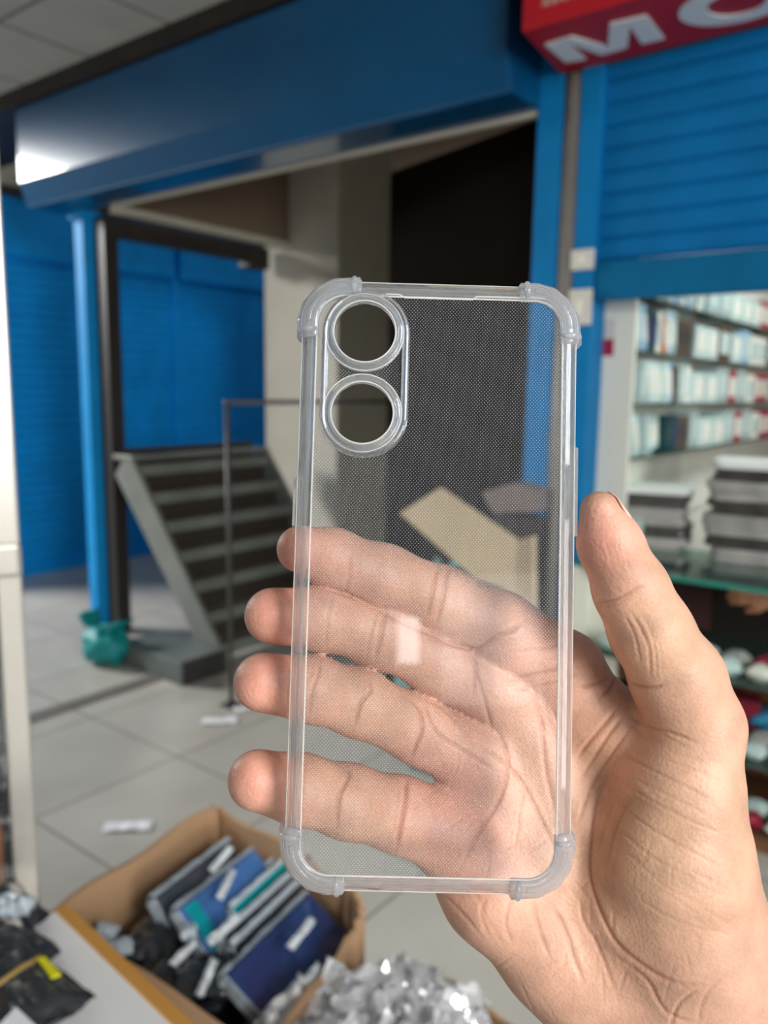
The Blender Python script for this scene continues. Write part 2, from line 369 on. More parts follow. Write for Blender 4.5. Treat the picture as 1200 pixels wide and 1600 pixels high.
# ================================================================== POSTS, RAIL, STAIR
ps = thing('steel_post', 'light blue painted steel post standing under the fascia', 'post', -0.045, 0.0)
MB().box(-0.045, 0.04, -0.04, 0.04, 0.008, FT).build('shaft', M['postblue'], ps, bevel=0.004)
MB().box(-0.06, 0.055, -0.055, 0.055, 0, 0.008).build('base_plate', M['rail'], ps)
MB().box(-0.07, 0.065, -0.06, 0.06, FT - 0.05, FT - 0.001).build('collar', M['postblue'], ps, bevel=0.005)
pk = thing('black_post', 'slim black post directly right of the light blue post', 'post', 0.075, 0.055)
MB().box(-0.045, 0.045, -0.045, 0.045, 0, FT - 0.04).build('shaft', M['black'], pk, bevel=0.004)
tend = on_s(408, 398, 0.16)[1]
bmz = FT - 0.16
br = thing('black_beam', 'black square beam running back from the top of the black post', 'beam', 0.075, 0.1, FT - 0.14)
MB().box(-0.045, 0.045, 0.0, tend - 0.08, 0, 0.10).build('bar', M['black'], br, bevel=0.004)
MB().box(-0.06, 0.06, tend - 0.17, tend - 0.0, -0.04, 0.10).build('end_bracket', M['black'], br, bevel=0.01)

# steel stair
ts = on_s(408, 705, 0.24)[1]
st_o = thing('steel_stair', 'short open steel stair leaning up to the left behind the posts', 'stairs', 1.06, 0.0)
zt = 1.05; run = -0.79; dpt = 0.15
slope = math.atan2(zt, -run); nx, nz = math.sin(slope) * dpt, math.cos(slope) * dpt
def stringer(t0, t1):
    # outline in x (along s) and z; upper edge then lower edge
    return MB().prism([(0.045, 0.0), (run + 0.045, zt), (run - 0.03, zt), (run - 0.115, zt - 0.10), (-0.13, 0.0)], t0, t1, 'y')
stringer(0, 0.03).build('stringer', M['steel'], st_o, bevel=0.004)
stringer(ts - 0.03, ts).build('stringer', M['steel'], st_o, bevel=0.004)
nt_ = 7
for i in range(nt_):
    k = (i + 0.75) / nt_
    x, z = run * k, zt * k
    tr = MB().box(x - 0.115, x + 0.035, 0.03, ts - 0.03, z - 0.02, z).build('tread', M['tread'], st_o, bevel=0.003)
    MB().box(x + 0.022, x + 0.037, 0.03, ts - 0.03, z - 0.062, z - 0.0).build('nosing', M['steel'], tr, bevel=0.003)
    MB().box(x - 0.12, x - 0.115, 0.03, ts - 0.03, z - 0.05, z + 0.085).build('gap_shade', M['treadshade'], tr)  # dark sheet standing in for the shade between the open treads
MB().box(run - 0.13, run + 0.05, 0.0, ts, zt - 0.012, zt + 0.012).build('top_rail', M['steel'], st_o, bevel=0.003)

hr = fl(362, 1102)
rl = thing('handrail', 'thin dark metal handrail with one upright in front of the stair', 'handrail', hr[0], hr[1])
MB().tube([(0, 0, 0), (0, 0, 1.385)], 0.011, 12).build('upright', M['rail'], rl, smooth=True)
MB().tube([(0, -0.012, 1.385), (0, 2.1, 1.385)], 0.011, 12).build('top_bar', M['rail'], rl, smooth=True)
MB().box(-0.04, 0.04, -0.04, 0.04, 0, 0.006).build('base_plate', M['rail'], rl)
pf = thing('step_platform', 'low dark green-grey platform on the floor at the stair foot', 'platform', 0.83, -0.06)
MB().box(-0.26, 0.25, -0.23, 0.055, 0.0, 0.12).build('body', M['slab'], pf, bevel=0.006)
MB().box(0.25, 0.262, -0.22, 0.05, 0.0, 0.118).build('end_panel', M['slabdark'], pf, bevel=0.002)  # darker sheet over the right end of the platform

# teal bag at the foot of the blue post
def blob_bag(name, label, cat, sx_, sy_, sz_, seed, m, s, t, z, rz=0, neck=False, group=None):
    vs = []; fs = []; n, k = 28, 16
    for i in range(k + 1):
        ph = math.pi * i / k
        for j in range(n):
            th = 2 * math.pi * j / n
            d = Vector((math.sin(ph) * math.cos(th), math.sin(ph) * math.sin(th), -math.cos(ph)))
            r = 1 + 0.30 * noise.noise(d * 2.1 + Vector((seed, 0, 0))) + 0.16 * noise.noise(d * 5.3 + Vector((0, seed, 0)))
            zz = (d.z * r + 1) / 2
            if neck and zz > 0.62: r *= 1 + (zz - 0.62) * (0.8 * math.cos(2 * th + seed))
            vs.append((d.x * r * sx_ / 2, d.y * r * sy_ / 2, max(0.0, zz) * sz_))
    for i in range(k):
        for j in range(n): fs.append((i * n + j, i * n + (j + 1) % n, (i + 1) * n + (j + 1) % n, (i + 1) * n + j))
    o = MB().add(vs, fs).build(name, m, smooth=True); place(o, s, t, z, rz)
    return tag(o, label, cat, group)
b = fl(178, 1040)
tb_ = thing('plastic_bag', 'crumpled teal plastic bag at the foot of the blue post', 'bag', b[0] - 0.075, b[1] - 0.0)
o = blob_bag('sack', '', '', 0.30, 0.22, 0.20, 3.2, M['teal'], 0, 0, 0); 
for k_ in ('label', 'category'): del o[k_]
o.location = (0, 0, 0); o.rotation_euler = (0, 0, 0); o.parent = tb_
for sgn in (-1, 1):
    vs = []; 
    for i in range(7):
        for j in range(5):
            a, c = i / 6, j / 4 * 2 - 1
            vs.append((sgn * (0.04 + 0.12 * a) + 0.01 * noise.noise(Vector((i, j, sgn))), c * 0.05 * (0.4 + a) + 0.02 * noise.noise(Vector((i * .6, j * .9, 3))), 0.13 + 0.12 * a + 0.03 * noise.noise(Vector((i * .7, j * .8, 9)))))
    fs = [(i * 5 + j, (i + 1) * 5 + j, (i + 1) * 5 + j + 1, i * 5 + j + 1) for i in range(6) for j in range(4)]
    w = MB().add(vs, fs).build('handle', M['teal'], tb_, smooth=True)
    so = w.modifiers.new('thick', 'SOLIDIFY'); so.thickness = 0.004

# paper litter on the floor
def litter(px, py, L, wd_, rz, label, seed):
    p = fl(px, py); vs = []; n = 8
    for i in range(n + 1):
        for j in range(3):
            vs.append(((i / n - .5) * L, (j / 2 - .5) * wd_, 0.004 + 0.012 * abs(noise.noise(Vector((i * .5, j, seed))))))
    fs = [(i * 3 + j, (i + 1) * 3 + j, (i + 1) * 3 + j + 1, i * 3 + j + 1) for i in range(n) for j in range(2)]
    o = MB().add(vs, fs).build('paper_scrap', M['paper'])
    so = o.modifiers.new('thick', 'SOLIDIFY'); so.thickness = 0.002
    place(o, p[0], p[1], 0.001, rz - ANG); tag(o, label, 'paper')
litter(200, 1293, 0.155, 0.055, 0.10, 'white paper strip lying alone on the floor beyond the cardboard carton', 1.3)
litter(343, 1128, 0.15, 0.06, 0.15, 'flat white paper scrap on the floor near the handrail foot', 4.7)
litter(384, 1107, 0.11, 0.05, 0.6, 'small crumpled white paper scrap touching the handrail foot behind the ring finger', 8.1)

# things leaning in the passage, seen through the clear case
tw = thing('teal_sack', 'pale teal sack standing behind the tilted cardboard sheet', 'sack', *on_t(700, 1000, -0.22)[:2])
sk = blob_bag('sack_body', '', '', 0.42, 0.32, 0.80, 6.4, mat('pale_teal_cloth', (0.10, 0.24, 0.22), 0.6, bump=0.4, bump_s=15), 0, 0, 0)
for k_ in ('label', 'category'): del sk[k_]
sk.location = (0, 0, 0); sk.rotation_euler = (0, 0, 0); sk.parent = tw
MB().tube([(0.02, 0.02, 0.74), (0.03, 0.02, 0.80), (0.05, 0.03, 0.85)], [0.05, 0.025, 0.06], 14).build('tied_neck', M['teal'], tw, smooth=True)
def sheet_px(name, pts, tt, thick, m, label, cat):
    P = [on_t(x, y, tt) for x, y in pts]; s0 = min(p[0] for p in P); z0 = min(p[2] for p in P)
    o = MB().prism([(p[0] - s0, p[2] - z0) for p in P], 0, thick, 'y').build(name, m, bevel=0.002)
    place(o, s0, tt, z0); return tag(o, label, cat)
sheet_px('cardboard_sheet', [(624, 802), (688, 762), (806, 842), (800, 925), (742, 905)], -0.36, 0.012, M['cardin'], 'tilted flat cardboard sheet seen through the clear case above the index finger', 'cardboard')
sheet_px('cardboard_strip', [(786, 850), (832, 838), (836, 1158), (790, 1172)], -0.28, 0.03, M['cardin'], 'narrow upright carton panel behind the right edge of the tilted cardboard sheet', 'cardboard')
sheet_px('folded_cloth', [(752, 770), (800, 755), (836, 766), (838, 800), (770, 802)], -0.14, 0.10, mat('dull_pink_cloth', (0.16, 0.13, 0.12), 0.8), 'dull pinkish bundle in the dark doorway above the cardboard sheet', 'bundle')

bs = [on_t(x, 802, -0.14) for x in (772, 836)]
dc = thing('dark_carton', 'black upright carton under the dull pinkish bundle in the doorway', 'carton', bs[0][0], -0.14)
MB().box(0, bs[1][0] - bs[0][0], 0, 0.10, 0, min(bs[0][2], bs[1][2]) - 0.004).build('carton_body', M['darkin'], dc, bevel=0.003)
MB().box(0.02, bs[1][0] - bs[0][0] - 0.02, -0.002, 0, 0.3, 0.36).build('sealing_tape', M['stackdark'], dc)

# ================================================================== THE SIGN
zs = on_t(880, 115, -0.02)[2]
c0 = fl(815, 50, zs)
sg = thing('shop_sign', 'red box sign with large white letters above the right shutter', 'sign', sx(880, 115), -0.02, zs)
dp = -(c0[1] + 0.02); sl = c0[0] - sx(880, 115)
MB().prism([(0, 0), (2.6, 0), (2.6, -dp), (sl, -dp)], 0, 0.62).build('box', M['red'], sg, bevel=0.004)
MB().box(0.0, 2.6, 0.0, 0.02, 0.0, 0.03).build('rear_rail', M['rail'], sg)
def text(body, size, m, parent, mtx, ext=0.002, sxs=1.0):
    c = bpy.data.curves.new('lettering', 'FONT'); c.body = body; c.size = size; c.extrude = ext; c.offset = size * 0.018
    o = bpy.data.objects.new('lettering_tmp', c); col.objects.link(o)
    dg = bpy.context.evaluated_depsgraph_get(); me = bpy.data.meshes.new_from_object(o.evaluated_get(dg))
    bpy.data.objects.remove(o)
    me.transform(Matrix.Diagonal((sxs, 1, 1, 1))); me.transform(mtx)
    o = bpy.data.objects.new('lettering', me); col.objects.link(o); me.materials.clear(); me.materials.append(m); o.parent = parent
    return o
# big letters on the underside: built from outlines, read from below
def under(px, py):
    p = fl(px, py, zs); b = sx(880, 115); return (p[0] - b, p[1] + 0.02)
mpts = [(852, 68), (893, 55), (950, 71), (953, 35), (1010, 22), (1038, 58), (1003, 66), (985, 38), (980, 72), (940, 83), (890, 66), (915, 90), (884, 95)]
mm = MB().prism([under(*p) for p in mpts], -0.006, -0.0005).build('letter_m', M['letter'], sg)
# ring letter
cx, cy = under(1128, 8)
def ellipse(cx, cy, a, b, n=48, ph=0): return [(cx + a * math.cos(2 * math.pi * i / n), cy + b * math.sin(2 * math.pi * i / n)) for i in range(n)]
oL = under(1049, 26)[0]; ob = under(1120, 41)[1]
W_ = 0.30; Hh = dp * 0.66
ctr = (oL + W_ / 2 + 0.02, ob - Hh / 2)
o1, o2 = ellipse(ctr[0], ctr[1], W_ / 2, Hh / 2), ellipse(ctr[0], ctr[1], W_ / 2 - 0.075, Hh / 2 - 0.048)
n = 48
MB().add([(x, y, -0.006) for x, y in o1] + [(x, y, -0.006) for x, y in o2] + [(x, y, -0.0005) for x, y in o1] + [(x, y, -0.0005) for x, y in o2],
         [(i, (i + 1) % n, n + (i + 1) % n, n + i) for i in range(n)] + [(2 * n + i, 2 * n + (i + 1) % n, (i + 1) % n, i) for i in range(n)] + [(n + i, n + (i + 1) % n, 3 * n + (i + 1) % n, 3 * n + i) for i in range(n)]).build('letter_o', M['letter'], sg)
# small script line on the front face: joined head-bar strokes like the Bengali line in the photo
sc = MB(); xx = sl + 0.06
fy = -dp - 0.002
for k in range(9):
    wk = [0.03, 0.022, 0.034, 0.026, 0.0, 0.030, 0.024, 0.034, 0.026][k]
    if wk == 0: xx += 0.02; continue
    z0 = 0.048
    sc.tube([(xx, fy, z0 + 0.032), (xx + wk * 0.96, fy, z0 + 0.032)], 0.0022, 6)
    sc.tube([(xx + wk * 0.8, fy, z0 + 0.032), (xx + wk * 0.8, fy, z0)], 0.0020, 6)
    sc.tube([(xx + wk * 0.15, fy, z0 + 0.030), (xx + wk * 0.5, fy, z0 + 0.018), (xx + wk * 0.15, fy, z0 + 0.006), (xx + wk * 0.75, fy, z0 + 0.014)], 0.0020, 6)
    xx += wk
sc.build('small_script_line', mat('gold_letter', (0.5, 0.42, 0.36), 0.5), sg)
cr = MB().prism(ellipse(sl + 0.20, 0.115, 0.045, 0.02, 20), fy - 0.001, fy + 0.002, 'y').build('small_emblem', mat('emblem_gold', (0.45, 0.30, 0.06), 0.5), sg)

# ================================================================== RIGHT SHOP
s_sh = on_t(988, 600, 0.10)[0]                       # right edge of the white end panel = front of the shelves
s_pl = on_t(926, 700, 0.10)[0]
zc = on_t(1000, 890, -0.03)[2]                      # counter top
su = thing('wall_shelf', 'white wall shelf unit with glass shelves inside the right-hand shop', 'shelf', s_pl, 0.10)
dS = s_sh - s_pl
ep = MB().box(0, dS, 0, 0.018, 0.0, 2.15).build('end_panel', M['white'], su, bevel=0.002)
z0, z1 = on_t(951, 556, 0.10)[2], on_t(951, 530, 0.10)[2]
xs = on_t(942, 540, 0.10)[0] - s_pl; xe = on_t(959, 540, 0.10)[0] - s_pl
MB().box(xs, xe, -0.003, 0, z0, z1).build('red_label', M['crimson'], ep)
MB().box(xs + 0.004, xe + 0.004, -0.002, 0, z1 + 0.002, z1 + 0.07).build('faded_label', M['tape'], ep)
MB().box(0, 0.012, 0.018, 2.9, 0.9, 2.15).build('back_panel', M['white'], su)
shelf_z = [on_s(990, y, s_sh)[2] for y in (546, 632, 716)] + [zc + 0.10]
z_hi = on_s(1100, 487, s_sh)[2]
for z in shelf_z[:3] + [z_hi]:
    MB().box(0.012, dS, 0.02, 2.9, z - 0.008, z).build('glass_shelf', M['greenglass'], su)
MB().box(0, dS, 2.9, 2.92, 0, 2.15).build('end_panel', M['white'], su)
struct(MB().box(s_pl - 0.08, s_pl, 0.12, 4.0, 0, 3.2).build('wall_shop', M['white']))
struct(MB().box(s_pl, 6.6, 3.2, 3.3, 0, 3.2).build('wall_shop_back', M['white']))

# packs leaning on the shelves (each a thing)
def pack_proto(w, d, h, m, edge):
    r = bpy.data.objects.new('phone_case_pack', None); col.objects.link(r)
    MB().box(0, d, 0, w, 0, h).build('pack_body', m, r, bevel=0.003)
    MB().box(d, d + 0.002, w * 0.12, w * 0.88, h * 0.2, h * 0.8).build('front_card', edge, r)
    return r
protos = {
 'pale aqua': pack_proto(0.040, 0.10, 0.17, M['pale'], M['white']), 'grey-green': pack_proto(0.045, 0.10, 0.17, M['paleb'], M['pale']),
 'sky blue': pack_proto(0.035, 0.10, 0.17, M['skyb'], M['white']), 'dark teal': pack_proto(0.05, 0.10, 0.16, M['dteal'], M['navy']),
 'coral': pack_proto(0.030, 0.10, 0.14, M['coral'], M['white']), 'dark brown': pack_proto(0.06, 0.10, 0.15, M['brownbox'], M['stackdark']),
 'crimson': pack_proto(0.040, 0.10, 0.15, M['crimson'], M['coral']), 'white': pack_proto(0.045, 0.10, 0.16, M['white'], M['pale'])}
wide = {'pale aqua': pack_proto(0.10, 0.05, 0.155, M['pale'], M['white']), 'grey-green': pack_proto(0.09, 0.05, 0.155, M['paleb'], M['pale'])}
for kn, bw, bd_, bh in (('dark brown', .19, .11, .165), ('white', .17, .11, .15), ('sky blue', .15, .11, .165), ('grey-green', .18, .11, .17), ('pale aqua', .16, .11, .14), ('crimson', .13, .11, .16)):
    wide[kn + ' boxed'] = pack_proto(bw, bd_, bh, {'dark brown': M['brownbox'], 'white': M['white'], 'sky blue': M['skyb'], 'grey-green': M['paleb'], 'pale aqua': M['pale'], 'crimson': M['crimson']}[kn], M['white'] if kn in ('pale aqua', 'crimson') else M['pale'])
BW = {'dark brown boxed': .19, 'white boxed': .17, 'sky blue boxed': .15, 'grey-green boxed': .18, 'pale aqua boxed': .16, 'crimson boxed': .13}
used_p = set()
ordn = ['first', 'second', 'third', 'fourth', 'fifth', 'sixth', 'seventh', 'eighth', 'ninth', 'tenth', 'eleventh', 'twelfth', 'thirteenth', 'fourteenth', 'fifteenth', 'sixteenth', 'seventeenth', 'eighteenth', 'nineteenth', 'twentieth', 'twenty-first', 'twenty-second']
def shelf_row(z, zname, spec, hscale):
    t = 0.135; k = 0
    rb = random.Random(len(zname) * 7)
    if 'shelf' in zname: spec = spec[:12] + [(rb.choice(list(BW)), 0, rb.choice((.0, .01, .03)), 'w') for _ in range(8 if len(spec) > 12 else 11)]
    for kind, lean, gap, pr in spec:
        if t > 2.6 or k >= len(ordn): break
        src = (wide if pr == 'w' else protos)[kind]
        key = (kind, pr)
        o = src if key not in used_p else copy_tree(src); used_p.add(key)
        t += gap
        wdt = {**BW, 'pale aqua': .040, 'grey-green': .045, 'sky blue': .035, 'dark teal': .05, 'coral': .030, 'dark brown': .06, 'crimson': .040, 'white': .045}[kind]
        if pr == 'w': wdt = 0.10 if kind == 'pale aqua' else 0.09
        if kind in BW: wdt = BW[kind]
        L = math.radians(lean)
        place(o, s_pl + dS - 0.115, t + (0.17 * hscale * math.sin(L)), z + 0.001, 0, L)
        o.scale = (1, 1, hscale)
        tag(o, '%s phone case pack, %s from the left on the %s' % (kind, ordn[k], zname), 'pack', 'packs on the ' + zname)
        t += wdt / max(0.5, math.cos(L)) + 0.003; k += 1
g, a_, sb, dt, co, db, cm, wh = 'grey-green', 'pale aqua', 'sky blue', 'dark teal', 'coral', 'dark brown', 'crimson', 'white'
shelf_row(shelf_z[0], 'top glass shelf', [(g, 8, 0, 's'), (sb, 14, .01, 's'), (dt, 0, .02, 's'), (dt, 0, 0, 's'), (wh, 0, .0, 's'), (co, 16, 0, 's'), (a_, 16, 0, 's'), (sb, 14, 0, 's'), (g, 5, 0, 's'), (db, 0, .02, 's'), (db, 0, 0, 's'), (db, 0, 0, 's'), (co, 0, 0, 's'), (dt, 0, .01, 's'), (sb, 0, .02, 's'), (sb, 0, 0, 's'), (wh, 0, 0, 's'), (co, 0, .01, 's'), (a_, 5, 0, 's'), (db, 0, 0, 's'), (wh, 0, 0, 's'), (sb, 0, .02, 's')], 0.95)
shelf_row(shelf_z[1], 'middle glass shelf', [(g, 2, 0, 'w'), (g, 2, 0, 's'), (a_, 18, .0, 's'), (a_, 20, 0, 's'), (a_, 20, 0, 's'), (g, 20, .0, 's'), (a_, 16, 0, 's'), (sb, 14, 0, 's'), (db, 4, .03, 's'), (g, 0, .0, 's'), (a_, 0, .02, 's'), (wh, 0, 0, 's'), (g, 0, 0, 's'), (a_, 0, 0, 's'), (cm, 0, .01, 's'), (cm, 0, 0, 's'), (co, 0, 0, 's'), (g, 6, .0, 's'), (a_, 0, 0, 's'), (wh, 0, .02, 's'), (g, 0, 0, 's')], 0.92)
shelf_row(shelf_z[2], 'lowest glass shelf', [(a_, 18, .03, 's'), (g, 6, .0, 'w'), (g, 4, 0, 's'), (a_, 8, .02, 'w'), (a_, 10, .0, 'w'), (dt, 0, .05, 's'), (db, 0, .0, 's'), (db, 0, 0, 's'), (g, 0, .03, 's'), (g, 0, .02, 's')], 0.90)
R1 = [(k, random.choice((0, 0, 6, 10)), random.choice((0, 0, .01, .02)), 's') for k in (wh, sb, g, wh, a_, db, sb, co, wh, dt, a_, g, wh, sb)]
shelf_row(z_hi, 'highest glass shelf', [(k, l, .02, 's') for k, l, q, p in ([(wh, 0, 0, 's'), (a_, 8, 0, 's'), (sb, 0, 0, 's'), (wh, 0, 0, 's'), (g, 5, 0, 's'), (a_, 0, 0, 's'), (sb, 4, 0, 's')] + R1)], 0.85)
shelf_row(zc + 0.012, 'counter behind the stacks', [(a_, 4, .04, 'w'), (g, 0, .02, 's'), (a_, 14, .03, 's'), (g, 8, .01, 'w'), (a_, 0, .03, 'w')], 0.62)
for key, src in list({**{(k, 's'): v for k, v in protos.items()}, **{(k, 'w'): v for k, v in wide.items()}}.items()):
    if key not in used_p:
        for c in list(src.children): bpy.data.objects.remove(c)
        bpy.data.objects.remove(src)

# glass counter
ct = thing('glass_counter', 'glass display counter with green-edged shelves in the right-hand shop', 'counter', s_pl + 0.0, -0.05)
CL = 2.4; CD = 0.52
MB().box(0, CL, 0, CD, zc - 0.012, zc).build('glass_top', M['greenglass'], ct, bevel=0.002)
MB().box(0, CL, -0.004, 0.0, zc - 0.014, zc).build('top_edge', mat('green_glass_edge', (0.03, 0.22, 0.16), 0.2), ct)
z2, z3 = 0.545, 0.285
for z in (z2, z3):
    MB().box(0.02, CL, 0.01, CD, z - 0.010, z).build('glass_shelf', M['greenglass'], ct)
MB().box(0, CL, CD, CD + 0.02, 0.0, zc - 0.02).build('back_board', M['darkin'], ct)
MB().box(0, 0.02, 0, CD, 0.02, zc - 0.014).build('side_board', M['white'], ct)
MB().box(0.02, CL, 0.02, CD, 0.0, 0.045).build('base_board', M['wood'], ct)
MB().box(0.02, CL, CD - 0.05, CD - 0.02, 0.05, 0.24).build('drawer_panel', M['wood'], ct)
MB().box(0.02, CL, CD - 0.05, CD - 0.02, 0.30, 0.46).build('drawer_panel', M['wood'], ct)
MB().box(0.16, 0.36, CD - 0.03, CD - 0.01, 0.56, zc - 0.02).build('inner_panel', mat('maroon_panel', (0.08, 0.03, 0.03), 0.5), ct)

# items on the counter shelves
kinds = [M['pale'], M['white'], M['pale'], M['crimson'], M['stackgrey'], M['pale']]
base_items = [crumple(0.085, 0.07, 0.05, k * 3.1, 8, 0.35).build('wrapped_accessory', kinds[k % len(kinds)], smooth=True) for k in range(6)]
first = {0: 1, 1: 1, 2: 1, 3: 1, 4: 1, 5: 1}
cname = ['pale', 'white', 'aqua', 'crimson', 'silver', 'clear']
for zi, (z, zn) in enumerate(((z2, 'upper'), (z3, 'middle'), (0.045, 'bottom'))):
    k = 0
    for i in range(10):
        for row in range(2):
            b_ = (i * 5 + row * 2 + zi) % 6
            o = base_items[b_] if first[b_] else base_items[b_].copy()
            if first[b_]: first[b_] = 0
            else: col.objects.link(o)
            place(o, s_pl + 0.14 + i * 0.10, -0.05 + 0.07 + row * 0.10, z + 0.0005, random.uniform(-.5, .5))
            tag(o, '%s wrapped accessory, %s from the left in the %s row on the %s counter shelf' % (cname[b_], ordn[i], ('front', 'rear')[row], zn), 'packet', 'wrapped accessories on the counter shelves')
bl = fl(1185, 1150, z3)
o = crumple(0.16, 0.12, 0.075, 2.2, 10, 0.2).build('blue_packet', mat('sky_blue_wrap', (0.08, 0.40, 0.72), 0.3, coat=0.5), smooth=True)
place(o, bl[0] + 0.03, 0.30, z3 + 0.0005, 0.3); tag(o, 'bright sky blue packet on the middle counter shelf', 'packet')
o = MB().box(-0.05, 0.05, -0.05, 0.05, 0, 0.10).build('crimson_box', M['crimson'], bevel=0.004)
place(o, bl[0] - 0.07, 0.30, z3 + 0.0005, 0.2); tag(o, 'dark red box behind the packets on the middle counter shelf', 'box')

# stacks of flat packs on the counter top
def flat_pack_mesh(L, D, H, seed):
    n = 5; pts = []
    for cx_, cy_, a0_ in ((L / 2, D / 2, 0), (-L / 2, D / 2, 90), (-L / 2, -D / 2, 180), (L / 2, -D / 2, 270)):
        for k in range(n):
            a = math.radians(a0_ + 90 * k / (n - 1)); rr = 0.045
            pts.append((cx_ - math.copysign(rr, cx_) + rr * math.cos(a), cy_ - math.copysign(rr, cy_) + rr * math.sin(a)))
    return pts
def stack(px, py, count, hh, L, D, group, where, ang):
    c = fl(px, py, zc); z = zc + 0.001
    for i in range(count):
        m = M['stacktop'] if i == count - 1 else (M['stackgrey'] if (i * 7 + count) % 5 in (0, 2, 3) or i == 0 else M['stackdark'])
        H = hh * (0.8 + 0.4 * ((i * 37) % 10) / 10)
        pts = flat_pack_mesh(L, D, H, i)
        r = bpy.data.objects.new('flat_pack', None); col.objects.link(r)
        MB().prism(pts, 0, H * 0.96).build('pack_body', m, r, bevel=min(0.004, H * .3), seg=2)
        place(r, c[0] + random.uniform(-.018, .018), c[1] + D * 0.35 + random.uniform(-.008, .008), z, ang + random.uniform(-.14, .14))
        top = 'topmost' if i == count - 1 else ('lowest' if i == 0 else '%s from the bottom' % ordn[i])
        nm = {'white_pack': 'white', 'silver_pack': 'silver grey', 'charcoal_pack': 'charcoal'}[m.name]
        tag(r, '%s flat pack, %s in the %s stack on the counter' % (nm, top, where), 'pack', group)
        z += H
stack(985, 852, 10, 0.0235, 0.38, 0.22, 'flat packs in the shorter stack', 'shorter left', 0.25)
stack(1190, 880, 15, 0.0245, 0.40, 0.26, 'flat packs in the taller stack', 'taller right', 0.15)
# ================================================================== LEFT SHOWCASE
lp = at_z(54, 1400, 0.0); kd = 1.12
pL = EYEP + ray(60, 1300) * kd
s_c, t_c, _ = st((pL[0], pL[1], 0))
sh = thing('showcase', 'tall aluminium framed glass showcase at the left edge', 'showcase', s_c, t_c, 0, -ANG + math.radians(27))
ZTOP = float((EYEP + ray(6, 178) * kd)[2])
w_ = 0.034
for (x, y) in ((-w_, 0), (-w_, 0.55), (-0.55, 0), (-0.55, 0.55)):
    MB().box(x, x + w_ * 0.92, y, y + 0.03, 0.0, ZTOP).build('frame_post', M['alu'], sh, bevel=0.003)
for z in (0.62, ZTOP - 0.03):
    MB().box(-0.55, -w_, 0.0, 0.028, z, z + 0.03).build('frame_rail', M['alu'], sh, bevel=0.003)
    MB().box(-w_ + 0.004, -0.004, 0.03, 0.55, z, z + 0.03).build('frame_rail', M['alu'], sh, bevel=0.003)
MB().box(-0.016, -0.011, 0.03, 0.55, 0.65, ZTOP - 0.03).build('side_pane', M['glasspane'], sh)
MB().box(-0.55, -w_, 0.008, 0.013, 0.65, ZTOP - 0.03).build('front_pane', M['glasspane'], sh)
MB().box(-0.55, -0.02, 0.03, 0.55, 0.05, 0.62).build('base_cupboard', M['darkin'], sh, bevel=0.003)
MB().box(-0.55, -0.02, 0.54, 0.552, 0.62, ZTOP - 0.03).build('back_board', M['darkin'], sh)
for z in (0.93, 1.24, 1.5): MB().box(-0.53, -w_, 0.03, 0.54, z, z + 0.008).build('glass_shelf', M['greenglass'], sh)
MB().box(-w_ - 0.012, -0.002, -0.014, 0.0, 1.20, 1.245).build('shelf_clamp', M['alu'], sh, bevel=0.006)
ck = [('cyan', mat('cyan_plastic', (0.0, 0.5, 0.62), 0.3), 1.05, -0.075), ('orange', mat('orange_plastic', (0.7, 0.16, 0.05), 0.4), 0.66, -0.075), ('black', M['blackfilm'], 0.94, -0.20), ('charcoal', M['stackdark'], 1.25, -0.12)]
for nm, m, z, x in ck:
    zz = {1.05: 0.939, 0.66: 0.6505, 0.94: 0.939, 1.25: 1.249}[z]
    c = W(s_c, t_c); 
    o = bpy.data.objects.new('boxed_gadget', None); col.objects.link(o); lv = Matrix.Rotation(math.radians(27), 3, 'Z') @ Vector((x, 0.10, 0)); o.location = (c.x + lv.x, c.y + lv.y, zz); o.rotation_euler = (0, 0, math.radians(27))
    MB().box(-0.04, 0.03, -0.03, 0.03, 0, 0.16).build('carton', m, o, bevel=0.003)
    MB().box(-0.03, 0.02, -0.0315, -0.03, 0.03, 0.12).build('front_print', M['darkin'], o)
    tag(o, nm + ' boxed gadget standing inside the glass showcase', 'box', 'boxed gadgets in the showcase')

